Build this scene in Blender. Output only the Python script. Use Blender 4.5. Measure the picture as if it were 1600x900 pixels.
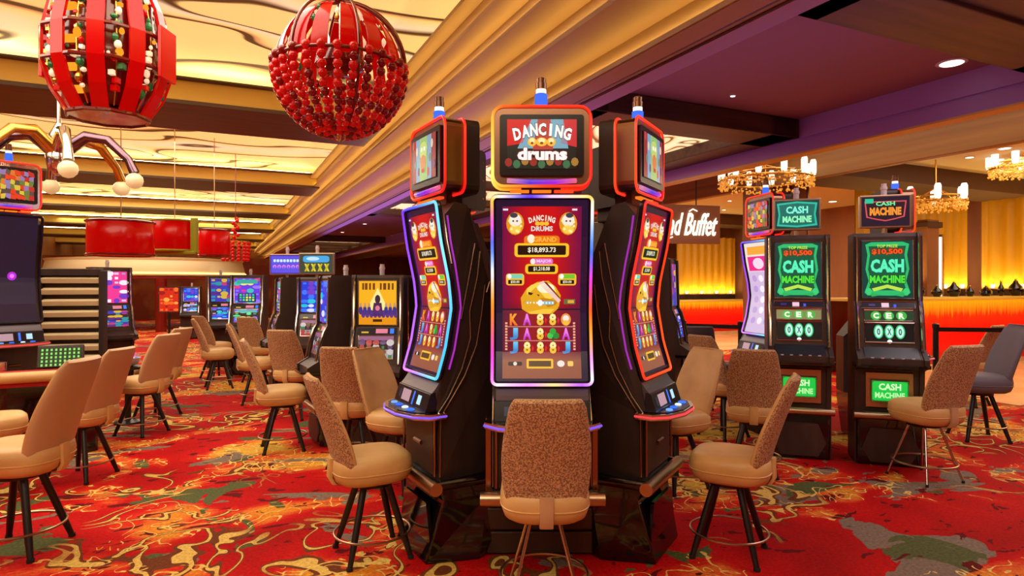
import bpy, math, random
from mathutils import Vector, Matrix
random.seed(7)
PI = math.pi
SC = bpy.context.scene
for _o in list(bpy.data.objects): bpy.data.objects.remove(_o)
COL = SC.collection
# ------------------------------------------------------------------ camera
CAMZ, F = 1.44, 983.0
cam = bpy.data.objects.new('camera', bpy.data.cameras.new('camera'))
COL.objects.link(cam); SC.camera = cam
cam.location = (0, 0, CAMZ); cam.rotation_euler = (PI/2, 0, 0)
cam.data.sensor_width = 36; cam.data.lens = F/1600*36; cam.data.shift_y = -5/1600
cam.data.clip_start = .05; cam.data.clip_end = 200
# ------------------------------------------------------------------ view, world, lights
SC.view_settings.view_transform = 'Standard'; SC.view_settings.look = 'None'
SC.view_settings.gamma = 1; SC.view_settings.use_curve_mapping = False
SC.view_settings.exposure = 0.0
try:
    SC.cycles.use_denoising = True; SC.cycles.max_bounces = 7; SC.cycles.diffuse_bounces = 4
    SC.cycles.sample_clamp_indirect = 4; SC.cycles.caustics_reflective = False; SC.cycles.caustics_refractive = False
except Exception: pass
W = bpy.data.worlds.new('world'); SC.world = W; W.use_nodes = True
W.node_tree.nodes['Background'].inputs[0].default_value = (1, .62, .35, 1)
W.node_tree.nodes['Background'].inputs[1].default_value = .15
ROOM = math.atan(460/983)            # the room is turned 25 degrees from the camera
CR, SR = math.cos(ROOM), math.sin(ROOM)
def RM(s, t, z=0): return Vector((s*CR - t*SR, s*SR + t*CR, z))
def lin(c):
    return tuple(((v/255)/12.92 if v/255 <= .04045 else ((v/255+.055)/1.055)**2.4) for v in c)
def area(s, t, z, sx, sy, w, col, name='area_light', rx=0, ry=0):
    l = bpy.data.lights.new(name, 'AREA'); l.shape = 'RECTANGLE'; l.size = sx; l.size_y = sy
    l.energy = w; l.color = col
    o = bpy.data.objects.new(name, l); COL.objects.link(o)
    o.location = RM(s, t, z); o.rotation_euler = (rx, ry, ROOM)
    return o
WARM = (1, .89, .74)
for t_, w_ in ((-1.5, 300), (5.8, 300), (13, 260), (20, 260), (30, 300)):      # light of the coffers over the aisle
    area(-2.4, t_, 3.95, 6, 3.6, w_, WARM, 'coffer_light')
area(5.2, 1.0, 3.30, 2.2, 4, 90, (1, .8, .8), 'tray_light')
area(5.2, 11.5, 3.30, 2.0, 8, 160, (1, .8, .6), 'tray_light')
area(5.2, 34, 3.30, 2.0, 8, 160, (1, .8, .6), 'tray_light')
area(3.7, 14, 2.25, 1.6, 16, 90, (.58, .40, 1), 'violet_fill', rx=PI)  # unseen violet lamps added here, facing up, standing in for the machines' neon spill
area(4.6, 2.5, 2.5, 1.5, 5, 9, (.6, .4, 1), 'violet_fill', rx=PI)
area(11.5, 4, 3.45, 4, 4, 190, (1, .82, .55), 'buffet_light')
area(11, 11, 3.40, 4, 4, 260, (1, .82, .55), 'buffet_light')
area(8.0, 5, 3.80, 1.2, 6, 60, (1, .75, .5), 'buffet_light')  # added inside the wooden coffer to brighten it

# ------------------------------------------------------------------ materials
def mat(name, rgb, rough=.5, metal=0, emit=None, es=0, spec=.5, noise=None, bump=0, coat=0):
    m = bpy.data.materials.new(name); m.use_nodes = True
    nt = m.node_tree; b = nt.nodes['Principled BSDF']
    b.inputs['Base Color'].default_value = (*lin(rgb), 1); b.inputs['Roughness'].default_value = rough
    b.inputs['Metallic'].default_value = metal; b.inputs['Specular IOR Level'].default_value = spec
    b.inputs['Coat Weight'].default_value = coat
    if emit: b.inputs['Emission Color'].default_value = (*lin(emit), 1); b.inputs['Emission Strength'].default_value = es
    if noise:                     # (scale, second colour, low, high, stretch)
        sc, c2, lo, hi, st = noise
        tc = nt.nodes.new('ShaderNodeTexCoord'); mp = nt.nodes.new('ShaderNodeMapping'); mp.inputs['Scale'].default_value = st
        n = nt.nodes.new('ShaderNodeTexNoise'); n.inputs['Scale'].default_value = sc; n.inputs['Detail'].default_value = 4
        r = nt.nodes.new('ShaderNodeValToRGB'); r.color_ramp.elements[0].position = lo; r.color_ramp.elements[1].position = hi
        r.color_ramp.elements[0].color = (*lin(rgb), 1); r.color_ramp.elements[1].color = (*lin(c2), 1)
        L = nt.links.new; L(tc.outputs['Object'], mp.inputs[0]); L(mp.outputs[0], n.inputs[0]); L(n.outputs[0], r.inputs[0]); L(r.outputs[0], b.inputs['Base Color'])
        if bump:
            bp = nt.nodes.new('ShaderNodeBump'); bp.inputs['Strength'].default_value = bump; bp.inputs['Distance'].default_value = .01
            L(n.outputs[0], bp.inputs['Height']); L(bp.outputs[0], b.inputs['Normal'])
    return m
def emat(name, rgb, es):
    m = bpy.data.materials.new(name); m.use_nodes = True; nt = m.node_tree; nt.nodes.clear()
    o = nt.nodes.new('ShaderNodeOutputMaterial'); e = nt.nodes.new('ShaderNodeEmission')
    e.inputs[0].default_value = (*lin(rgb), 1); e.inputs[1].default_value = es; nt.links.new(e.outputs[0], o.inputs[0]); return m
def cmat(name, es, gloss=False):   # light-giving surface whose picture comes from the colour attribute
    m = bpy.data.materials.new(name); m.use_nodes = True; nt = m.node_tree; b = nt.nodes['Principled BSDF']
    a = nt.nodes.new('ShaderNodeVertexColor'); a.layer_name = 'Col'
    b.inputs['Base Color'].default_value = (.01, .01, .01, 1); b.inputs['Roughness'].default_value = .25
    nt.links.new(a.outputs[0], b.inputs['Emission Color']); b.inputs['Emission Strength'].default_value = es; return m
M = {}
M['black'] = mat('black_cabinet_laminate', (48, 34, 30), .42, noise=(9, (66, 47, 40), .4, .75, (1, 1, .15)))
M['violetfill'] = emat('violet_fill_strip', (180, 125, 255), 4.0)
M['duct'] = mat('dark_mauve_chrome', (120, 96, 110), .22, 1)
M['darkwood'] = mat('dark_brown_laminate', (50, 32, 26), .45, noise=(6, (72, 48, 38), .35, .7, (1, 1, .12)))
M['gloss'] = mat('gloss_black', (16, 11, 14), .12, coat=.4)
M['bezel'] = mat('black_bezel', (20, 12, 22), .25)
M['chrome'] = mat('chrome', (205, 195, 190), .16, 1)
M['bronze'] = mat('bronze_trim', (150, 112, 90), .28, 1)
M['steel'] = mat('brushed_steel', (190, 160, 130), .32, 1)
M['grey'] = mat('grey_plastic', (78, 66, 78), .35)
M['leather'] = mat('tan_leather', (216, 174, 112), .45, noise=(5, (200, 154, 94), .4, .7, (1, 1, 1)))
M['ledbright'] = emat('bright_cove_led', (255, 226, 160), 34.0)
M['beadlight'] = mat('bright_bead_glass', (200, 14, 16), .12, emit=(200, 14, 8), es=.18)
M['beaddark'] = mat('dark_bead_glass', (126, 4, 14), .1, emit=(120, 3, 6), es=.1)
M['fabric'] = mat('speckled_tan_fabric', (142, 100, 70), .9, noise=(140, (204, 162, 118), .45, .55, (1, 1, 1)), bump=.5)
M['leg'] = mat('black_metal_leg', (26, 18, 18), .35)
M['navy'] = mat('navy_leather', (40, 44, 62), .5)
M['greyfab'] = mat('grey_leather', (100, 92, 100), .6)
M['redglass'] = mat('red_glass', (160, 2, 5), .16, emit=(215, 4, 2), es=.34, spec=.3)
M['dkred'] = mat('dark_red_lacquer', (110, 12, 10), .2, coat=.5)
M['bead'] = mat('red_bead_glass', (176, 4, 10), .16, emit=(200, 4, 4), es=.26, spec=.4)
M['amber'] = emat('amber_glow', (255, 160, 40), 1.1)
M['white'] = emat('white_glow', (255, 244, 220), 1.6)
M['gemg'] = mat('green_gem', (40, 110, 60), .12, emit=(20, 90, 40), es=.2)
M['gemw'] = mat('clear_gem', (240, 225, 200), .12, emit=(255, 230, 190), es=.5)
M['lime'] = mat('lime_frame', (150, 150, 30), .4)
M['gold'] = mat('gold_metal', (220, 170, 80), .25, 1)
M['cream'] = mat('cream_paint', (226, 206, 160), .75)
M['plain'] = mat('smooth_tan_leather', (196, 156, 116), .4)
M['soffit'] = mat('soffit_paint', (176, 148, 116), .6)
M['mauve'] = mat('violet_tinted_paint', (170, 136, 196), .6)  # violet light spilling onto the bands is put into this colour
M['traydark'] = mat('tray_paint', (140, 96, 108), .75)
M['beam'] = mat('beam_wood', (86, 60, 36), .5, noise=(3, (62, 42, 26), .35, .7, (.3, 4, 4)))
M['coffer'] = mat('coffer_wood', (150, 104, 46), .5, noise=(1.5, (120, 80, 34), .35, .7, (3, .2, 6)))
M['beamgold'] = mat('gold_plaster', (218, 184, 84), .5)
M['wallbrown'] = mat('brown_wall', (150, 96, 58), .7, noise=(2, (128, 80, 48), .4, .7, (1, 1, .3)))
M['darkbrown'] = mat('dark_brown_wall', (84, 52, 34), .7)
M['led'] = emat('warm_led', (255, 208, 110), 13.0)
M['ledsoft'] = emat('soft_led', (255, 205, 120), 2.6)
M['down'] = emat('downlight_glow', (255, 240, 215), 3)
M['screen'] = cmat('screen_picture', 1.0)
M['neon'] = cmat('neon_tube', 1.25)
M['rubber'] = mat('rubber', (20, 18, 18), .8)
M['felt'] = mat('green_felt', (30, 90, 50), .9)
M['redfelt'] = mat('red_felt', (170, 20, 24), .8)
M['tile'] = mat('beige_tile', (220, 180, 130), .35, noise=(1.5, (200, 150, 100), .4, .7, (1, 1, 1)))
M['curtain'] = mat('gold_curtain', (190, 134, 14), .45, emit=(190, 120, 0), es=.12)  # low emission gives the cloth a glow of its own
M['white_plastic'] = mat('white_plastic', (210, 195, 200), .35)

def ramp(nt, stops, const=False):
    r = nt.nodes.new('ShaderNodeValToRGB'); cr = r.color_ramp
    if const: cr.interpolation = 'CONSTANT'
    while len(cr.elements) < len(stops): cr.elements.new(.5)
    for e, (p, c) in zip(cr.elements, stops): e.position = p; e.color = (*lin(c), 1)
    return r
def carpet_mat():
    m = bpy.data.materials.new('patterned_carpet'); m.use_nodes = True; nt = m.node_tree; N = nt.nodes.new; L = nt.links.new
    b = nt.nodes['Principled BSDF']; b.inputs['Roughness'].default_value = .85; b.inputs['Specular IOR Level'].default_value = .15
    tc = N('ShaderNodeTexCoord')
    def noise(scale, off, dist=0, det=3, st=(1, 1, 1)):
        mp = N('ShaderNodeMapping'); mp.inputs['Location'].default_value = off; mp.inputs['Scale'].default_value = st
        n = N('ShaderNodeTexNoise'); n.inputs['Scale'].default_value = scale; n.inputs['Distortion'].default_value = dist; n.inputs['Detail'].default_value = det
        L(tc.outputs['Object'], mp.inputs[0]); L(mp.outputs[0], n.inputs[0]); return n.outputs[0]
    def math_(op, a, v=None, v2=None):
        k = N('ShaderNodeMath'); k.operation = op
        L(a, k.inputs[0])
        if v is not None:
            if isinstance(v, float): k.inputs[1].default_value = v
            else: L(v, k.inputs[1])
        if v2 is not None: k.inputs[2].default_value = v2
        return k.outputs[0]
    def mix(fac, a, b_):
        k = N('ShaderNodeMix'); k.data_type = 'RGBA'; L(fac, k.inputs[0])
        for i, v in ((6, a), (7, b_)):
            if isinstance(v, tuple): k.inputs[i].default_value = (*lin(v), 1)
            else: L(v, k.inputs[i])
        return k.outputs[2]
    def line(src, w):         # contour lines of a noise field: the woven squiggles
        return math_('LESS_THAN', math_('ABSOLUTE', math_('SUBTRACT', src, .5)), w)
    base = ramp(nt, [(0, (104, 2, 6)), (.36, (176, 2, 4)), (.51, (202, 3, 5)), (.55, (220, 46, 20)), (.575, (232, 104, 40)), (.62, (236, 150, 40)), (.68, (232, 190, 70)), (.8, (214, 120, 40))])
    nA = noise(.95, (3, 1, 0), .6, 5, (1, 1.25, 1)); L(nA, base.inputs[0])
    col = base.outputs[0]
    col = mix(math_('GREATER_THAN', noise(1.5, (11, 7, 0), .9, 5, (.8, 1.3, 1)), .60), col, (136, 116, 100))
    col = mix(math_('GREATER_THAN', noise(1.7, (41, 27, 0), .9, 4, (1, 1, 1)), .64), col, (92, 98, 56))
    col = mix(math_('GREATER_THAN', noise(5.0, (5, 17, 0), .7, 5, (1, 1.6, 1)), .625), col, (104, 8, 12))
    yl = ramp(nt, [(.50, (0, 0, 0)), (.56, (255, 255, 255))]); L(noise(.7, (21, 3, 0), 0, 2), yl.inputs[0])
    sq = noise(2.1, (9, 33, 0), 1.6, 1.0); bl = line(sq, .045); li = line(sq, .019)
    dk = math_('MULTIPLY', bl, yl.outputs[0]); lt = math_('MULTIPLY', li, yl.outputs[0])
    col = mix(dk, col, (120, 60, 28)); col = mix(lt, col, (240, 200, 104))
    sq2 = noise(4.2, (29, 13, 0), 2.0, .5); col = mix(math_('MULTIPLY', line(sq2, .020), math_('GREATER_THAN', nA, .53)), col, (246, 208, 110))
    fine = ramp(nt, [(.3, (150, 150, 150)), (.7, (255, 255, 255))]); L(noise(60, (0, 0, 0), 0, 2), fine.inputs[0])
    k = N('ShaderNodeMix'); k.data_type = 'RGBA'; k.blend_type = 'MULTIPLY'; k.inputs[0].default_value = .6; L(col, k.inputs[6]); L(fine.outputs[0], k.inputs[7])
    L(k.outputs[2], b.inputs['Base Color'])
    return m
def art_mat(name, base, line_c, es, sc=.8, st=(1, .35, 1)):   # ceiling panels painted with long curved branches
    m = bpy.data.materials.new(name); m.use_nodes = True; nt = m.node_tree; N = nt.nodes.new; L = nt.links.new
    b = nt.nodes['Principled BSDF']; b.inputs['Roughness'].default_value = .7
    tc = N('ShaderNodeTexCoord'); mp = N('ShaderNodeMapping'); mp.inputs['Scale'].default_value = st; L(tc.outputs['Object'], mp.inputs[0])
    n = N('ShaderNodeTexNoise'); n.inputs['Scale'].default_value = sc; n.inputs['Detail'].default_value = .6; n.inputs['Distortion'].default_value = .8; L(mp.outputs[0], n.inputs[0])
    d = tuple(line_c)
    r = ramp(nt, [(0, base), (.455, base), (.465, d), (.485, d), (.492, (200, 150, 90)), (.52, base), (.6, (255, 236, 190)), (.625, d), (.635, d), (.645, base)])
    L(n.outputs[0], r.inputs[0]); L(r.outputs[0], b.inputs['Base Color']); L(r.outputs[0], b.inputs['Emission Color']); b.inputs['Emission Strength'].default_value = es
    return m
M['carpet'] = carpet_mat()
M['art'] = art_mat('self_lit_painted_panel', (252, 226, 140), (86, 56, 22), .66, .62, (.40, 1, 1))  # emission added so the panels look brightly lit by the coves
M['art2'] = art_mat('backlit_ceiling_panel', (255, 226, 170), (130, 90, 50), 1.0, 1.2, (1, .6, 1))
def glow_wall(name):      # red backlit counter front, streaked orange at the top
    m = bpy.data.materials.new(name); m.use_nodes = True; nt = m.node_tree; N = nt.nodes.new; L = nt.links.new
    b = nt.nodes['Principled BSDF']; b.inputs['Roughness'].default_value = .3
    tc = N('ShaderNodeTexCoord'); sp = N('ShaderNodeSeparateXYZ'); L(tc.outputs['Generated'], sp.inputs[0])
    mp = N('ShaderNodeMapping'); mp.inputs['Scale'].default_value = (9, 1, .6); n = N('ShaderNodeTexNoise'); n.inputs['Scale'].default_value = 3
    L(tc.outputs['Object'], mp.inputs[0]); L(mp.outputs[0], n.inputs[0])
    a = N('ShaderNodeMath'); a.operation = 'MULTIPLY_ADD'; a.inputs[1].default_value = .3; L(n.outputs[0], a.inputs[0]); L(sp.outputs[2], a.inputs[2])
    r = ramp(nt, [(.2, (150, 6, 4)), (.55, (226, 10, 4)), (.76, (236, 40, 6)), (.84, (250, 110, 10)), (.95, (255, 150, 14))])
    k = N('ShaderNodeMath'); k.operation = 'MULTIPLY'; k.inputs[1].default_value = .85; L(a.outputs[0], k.inputs[0]); L(k.outputs[0], r.inputs[0])
    L(r.outputs[0], b.inputs['Base Color']); L(r.outputs[0], b.inputs['Emission Color']); b.inputs['Emission Strength'].default_value = .8
    return m
M['glow'] = glow_wall('backlit_red_onyx')

# ------------------------------------------------------------------ mesh helpers
def tag(o, label=None, cat=None, group=None, kind=None):
    if label: o['label'] = label
    if cat: o['category'] = cat
    if group: o['group'] = group
    if kind: o['kind'] = kind
    return o
def empty(name, loc=(0, 0, 0), rz=0):
    o = bpy.data.objects.new(name, None); COL.objects.link(o); o.location = loc; o.rotation_euler = (0, 0, rz)
    o.empty_display_size = .1; return o
class MB:
    def __init__(s): s.v = []; s.f = []; s.m = []; s.c = []
    def add(s, vs, fs, mi=0, col=None):
        b = len(s.v); s.v += [tuple(v) for v in vs]
        for f in fs: s.f.append([i+b for i in f]); s.m.append(mi)
        if isinstance(col, list): s.c += col
        else: s.c += [col or (1, 1, 1)]*len(vs)
        return s
    def box(s, c, d, mi=0, rz=0, rx=0, ry=0):
        R = Matrix.Rotation(rz, 3, 'Z') @ Matrix.Rotation(rx, 3, 'X') @ Matrix.Rotation(ry, 3, 'Y'); c = Vector(c)
        vs = [c + R @ Vector((x*d[0]/2, y*d[1]/2, z*d[2]/2)) for x in (-1, 1) for y in (-1, 1) for z in (-1, 1)]
        return s.add(vs, [(0, 1, 3, 2), (4, 6, 7, 5), (0, 4, 5, 1), (2, 3, 7, 6), (0, 2, 6, 4), (1, 5, 7, 3)], mi)
    def prism(s, poly, x0, x1, mi=0, axis='x', smi=None):   # poly of (a, b); axis x: (x, a, b); axis z: (a, b, x); axis y: (a, x, b)
        n = len(poly)
        P = {'x': lambda a, b, x: (x, a, b), 'z': lambda a, b, x: (a, b, x), 'y': lambda a, b, x: (a, x, b)}[axis]
        vs = [P(a, b, x0) for a, b in poly] + [P(a, b, x1) for a, b in poly]
        s.add(vs, [list(range(n))[::-1], list(range(n, 2*n))], mi if smi is None else smi)
        return s.add(vs, [(i, (i+1) % n, n+(i+1) % n, n+i) for i in range(n)], mi)
    def loft(s, rings, mi=0, caps=True, mif=None):
        n = len(rings[0]); vs = [p for r in rings for p in r]; b = len(s.v)
        s.add(vs, [])
        for k in range(len(rings)-1):
            for i in range(n):
                j = (i+1) % n; s.f.append([b+k*n+i, b+k*n+j, b+(k+1)*n+j, b+(k+1)*n+i]); s.m.append(mif(i, n) if mif else mi)
        if caps:
            s.f.append([b+i for i in range(n)][::-1]); s.m.append(mi); s.f.append([b+(len(rings)-1)*n+i for i in range(n)]); s.m.append(mi)
        return s
    def tube(s, pts, r, n=8, closed=False, mi=0, cols=None):
        pts = [Vector(p) for p in pts]; m = len(pts); rs = r if isinstance(r, (list, tuple)) else [r]*m
        T = []
        for i in range(m):
            a = pts[(i-1) % m] if (closed or i > 0) else pts[i]; b = pts[(i+1) % m] if (closed or i < m-1) else pts[i]
            T.append((b-a).normalized())
        up = Vector((0, 0, 1)) if abs(T[0].z) < .9 else Vector((1, 0, 0))
        nrm = (up - T[0]*up.dot(T[0])).normalized(); vs = []; cs = []
        for i in range(m):
            nrm = (nrm - T[i]*nrm.dot(T[i])).normalized(); bi = T[i].cross(nrm)
            for k in range(n):
                a = 2*PI*k/n; vs.append(pts[i] + (nrm*math.cos(a) + bi*math.sin(a))*rs[i]); cs.append(cols[i] if cols else (1, 1, 1))
        fs = []
        for i in range(m if closed else m-1):
            j = (i+1) % m
            for k in range(n): fs.append((i*n+k, i*n+(k+1) % n, j*n+(k+1) % n, j*n+k))
        if not closed: fs += [tuple(range(n))[::-1], tuple((m-1)*n+k for k in range(n))]
        return s.add(vs, fs, mi, cs)
    def lathe(s, prof, n=20, c=(0, 0, 0), mi=0):
        rings = [[(c[0]+r*math.cos(2*PI*k/n), c[1]+r*math.sin(2*PI*k/n), c[2]+z) for k in range(n)] for r, z in prof]
        return s.loft(rings, mi)
    def ball(s, c, r, n=10, mi=0, sz=1):
        return s.lathe([(max(r*math.sin(PI*k/6), r*.02), -r*sz*math.cos(PI*k/6)) for k in range(7)], n, c, mi)
    def build(s, name, mats, parent=None, smooth=False, bevel=0, color=False):
        me = bpy.data.meshes.new(name); me.from_pydata(s.v, [], s.f)
        for m in (mats if isinstance(mats, (list, tuple)) else [mats]): me.materials.append(M[m] if isinstance(m, str) else m)
        me.polygons.foreach_set('material_index', s.m)
        if smooth: me.polygons.foreach_set('use_smooth', [True]*len(s.f))
        if color:
            a = me.color_attributes.new('Col', 'FLOAT_COLOR', 'POINT')
            for i, c in enumerate(s.c): a.data[i].color = (*c[:3], 1)
        me.update()
        if smooth: me.set_sharp_from_angle(angle=.8)
        o = bpy.data.objects.new(name, me); COL.objects.link(o)
        if parent: o.parent = parent
        if bevel:
            b = o.modifiers.new('bevel', 'BEVEL'); b.width = bevel; b.segments = 2; b.limit_method = 'ANGLE'; b.angle_limit = .6
        return o
def room(o): o.rotation_euler = (0, 0, ROOM); return o
def struct(name, mb, m, **k): return tag(room(mb.build(name, m, **k)), kind='structure')
def se(a, b, n=4, N=28):
    return [(a*math.copysign(abs(math.cos(t))**(2/n), math.cos(t)), b*math.copysign(abs(math.sin(t))**(2/n), math.sin(t))) for t in (2*PI*k/N for k in range(N))]
def rrect(w, h, r, n=5, cx=0, cy=0, extra=6):
    P = []
    for sx, sy, a0 in ((1, 1, 0), (-1, 1, PI/2), (-1, -1, PI), (1, -1, 3*PI/2)):
        for k in range(n+1):
            a = a0 + PI/2*k/n; P.append((cx+sx*(w/2-r)+r*math.cos(a), cy+sy*(h/2-r)+r*math.sin(a)))
    Q = []
    for i, p in enumerate(P):
        q = P[(i+1) % len(P)]; Q.append(p); d = math.dist(p, q)
        if d > r*.9:
            e = max(1, extra)
            for k in range(1, e): Q.append((p[0]+(q[0]-p[0])*k/e, p[1]+(q[1]-p[1])*k/e))
    return Q
def interp(x, xs, ys):
    if (xs[0] > xs[-1]): xs = xs[::-1]; ys = ys[::-1]
    if x <= xs[0]: return ys[0]
    for a, b, c, d in zip(xs, xs[1:], ys, ys[1:]):
        if x <= b: return c+(d-c)*(x-a)/(b-a)
    return ys[-1]
_TX = {}
def text_mesh(s, shear=0, bold=0):
    k = (s, shear, bold)
    if k not in _TX:
        c = bpy.data.curves.new('txt', 'FONT'); c.body = s; c.shear = shear; c.offset = bold; c.resolution_u = 2
        o = bpy.data.objects.new('txt', c); COL.objects.link(o); bpy.context.view_layer.update()
        me = o.evaluated_get(bpy.context.evaluated_depsgraph_get()).to_mesh()
        vs = [(v.co.x, v.co.y) for v in me.vertices]; fs = [list(p.vertices) for p in me.polygons]
        bpy.data.objects.remove(o); bpy.data.curves.remove(c)
        if vs:
            x0 = min(v[0] for v in vs); x1 = max(v[0] for v in vs); y0 = min(v[1] for v in vs); y1 = max(v[1] for v in vs)
            vs = [((x-(x0+x1)/2)/(x1-x0), (y-(y0+y1)/2)/(y1-y0)) for x, y in vs]
        _TX[k] = (vs, fs)
    return _TX[k]
class Art:          # flat picture of a screen, drawn in its own units; y grows upward unless flipped
    def __init__(s, flip=True): s.mb = MB(); s.sh = []; s.flip = -1 if flip else 1
    def poly(s, pts, col, ly=1, cols=None):
        s.sh.append((pts, [list(range(len(pts)))], [lin(c) for c in cols] if cols else [lin(col)]*len(pts), ly)); return s
    def rect(s, cx, cy, w, h, col, ly=1): return s.poly([(cx-w/2, cy-h/2), (cx+w/2, cy-h/2), (cx+w/2, cy+h/2), (cx-w/2, cy+h/2)], col, ly)
    def rr(s, cx, cy, w, h, r, col, ly=1): return s.poly(rrect(w, h, r, 3, cx, cy, 1), col, ly)
    def ell(s, cx, cy, rx, ry, col, ly=1, n=16): return s.poly([(cx+rx*math.cos(2*PI*k/n), cy+ry*math.sin(2*PI*k/n)) for k in range(n)], col, ly)
    def grid(s, xs, ys, cf, ly=0):
        vs = [(x, y) for y in ys for x in xs]; n = len(xs)
        fs = [[j*n+i, j*n+i+1, (j+1)*n+i+1, (j+1)*n+i] for j in range(len(ys)-1) for i in range(n-1)]
        s.sh.append((vs, fs, [lin(cf(x, y)) for x, y in vs], ly)); return s
    def text(s, t, cx, cy, w, h, col, ly=3, shear=0, bold=.02, rot=0, col2=None):
        vs, fs = text_mesh(t, shear, bold); c, sn = math.cos(rot), math.sin(rot); P = []; C = []
        for x, y in vs:
            X, Y = x*w, y*h; X, Y = X*c-Y*sn, X*sn+Y*c; P.append((cx+X, cy+s.flip*Y)); C.append(lin(col2) if (col2 and y < 0) else lin(col))
        s.sh.append((P, fs, C, ly)); return s
    def arc(s, t, cx, cy, w, h, rise, col, ly=3, bold=.02, col2=None):
        n = len(t)
        for i, ch in enumerate(t):
            k = (i+.5)/n*2-1
            s.text(ch, cx+k*w/2, cy+s.flip*(-rise*k*k), w/n*.92*(.35 if ch == 'I' else 1), h, col, ly, bold=bold, rot=-k*rise/w*2.2, col2=col2)
        return s
    def build(s, name, mf, parent=None, m='screen', step=.0012):
        mb = MB()
        for P, fs, C, ly in s.sh: mb.add([mf(x, y, ly*step) for x, y in P], fs, 0, list(C))
        return mb.build(name, m, parent, color=True)
M['amberglass'] = mat('amber_crystal', (230, 180, 90), .1, emit=(220, 150, 50), es=.5)
M['pearl'] = mat('pearl_glass', (225, 205, 170), .2, emit=(255, 220, 150), es=.35)
M['farred'] = mat('far_red_wall', (120, 40, 30), .7, noise=(1.2, (150, 90, 50), .45, .7, (1, 1, 1)))
M['signwood'] = mat('sign_wood', (160, 112, 84), .6)
# ------------------------------------------------------------------ the room
S0, S1, T0, T1 = -8.0, 15.0, -5.0, 46.0
struct('floor', MB().box(((S0+S1)/2, (T0+T1)/2, -.05), (S1-S0, T1-T0, .1)), 'carpet')
struct('wall_left', MB().box((S0-.05, (T0+T1)/2, 2.2), (.1, T1-T0, 4.5)), 'wallbrown')
struct('wall_right', MB().box((S1+.05, (T0+T1)/2, 2.2), (.1, T1-T0, 4.5)), 'wallbrown')
struct('wall_back', MB().box(((S0+S1)/2, T1+.05, 2.2), (S1-S0, .1, 4.5)), 'wallbrown')
struct('wall_front', MB().box(((S0+S1)/2, T0-.05, 2.2), (S1-S0, .1, 4.5)), 'wallbrown')
Z = CAMZ
HC = Z+2.80
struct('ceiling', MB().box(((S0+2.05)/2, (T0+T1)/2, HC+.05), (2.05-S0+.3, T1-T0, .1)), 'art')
# coffer beams across the aisle: wood underside, gold plaster flanks with a dark line, light strip on the ledge
BT = [(-3.6, -2.0), (2.7, 4.1), (9.0, 10.5), (15.5, 17.0), (22.0, 23.5), (28.5, 30.0), (35, 36.5), (41.5, 43)]
mb = MB(); led = MB(); gold = MB()
for a, b in BT:
    mb.box(((S0+2.2)/2, (a+b)/2, Z+2.32), (2.2-S0, b-a, .06))
    for y, sg in ((a, -1), (b, 1)):
        gold.box(((S0+2.2)/2, y-sg*.05, Z+2.47), (2.2-S0, .06, .26))
        mb.box(((S0+2.2)/2, y+sg*.01, Z+2.615), (2.2-S0, .12, .035))
        led.box(((S0+2.0)/2, y-sg*.16, Z+2.66), (2.0-S0, .03, .02))
struct('trim_1', mb, 'beam', bevel=.01); struct('trim_2', gold, 'beamgold'); struct('trim_3', led, 'ledbright')
# stepped soffit that runs the length of the aisle
prof = [(3.385, 1.76), (2.90, 1.76), (2.90, 1.80), (2.99, 1.80), (2.99, 1.97), (2.50, 1.97), (2.50, 2.01), (2.58, 2.01), (2.58, 2.17), (2.26, 2.17),
        (2.26, 2.20), (2.31, 2.20), (2.31, 2.33), (2.08, 2.33), (2.08, 2.37), (2.13, 2.37), (2.13, 2.52), (1.98, 2.52), (1.98, 2.56), (2.2, 2.56), (2.2, 3.0), (3.385, 3.0)]
struct('trim_4', MB().prism([(s, Z+h) for s, h in prof], T0, T1, axis='y'), 'soffit')
led = MB()
for s, h in ((2.93, 1.812), (2.53, 2.022), (2.275, 2.21), (2.10, 2.382)):
    led.box((s+.015, (T0+T1)/2, Z+h), (.02, T1-T0, .012))
struct('trim_5', led, 'led')
led = MB(); led.box((7.22, (T0+T1)/2, Z+1.79), (.03, T1-T0, .02)); led.box((2.08, (T0+T1)/2, Z+2.575), (.02, T1-T0, .015)); struct('trim_6', led, 'ledsoft')  # strip behind the mauve band is added, hidden, to light the wooden coffer
# dark lines of moulding under the soffit, edge tinted mauve for violet spill
mb = MB()
for s in (3.20, 3.13): mb.box((s, (T0+T1)/2, Z+1.757), (.02, T1-T0, .012))
struct('trim_7', mb, 'beam')
struct('trim_16', MB().box((3.43, (T0+T1)/2, Z+1.80), (.03, T1-T0, .02)), 'violetfill')  # strip added behind the soffit lip to throw violet onto the tray
struct('trim_17', MB().box((3.02, (T0+T1)/2, Z+1.757), (.20, T1-T0, .008)), 'soffit')
mb = MB(); mb.box((3.30, (T0+T1)/2, Z+1.752), (.19, T1-T0, .018)); mb.box((3.375, (T0+T1)/2, Z+1.79), (.04, T1-T0, .09)); struct('trim_8', mb, 'mauve')
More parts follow.
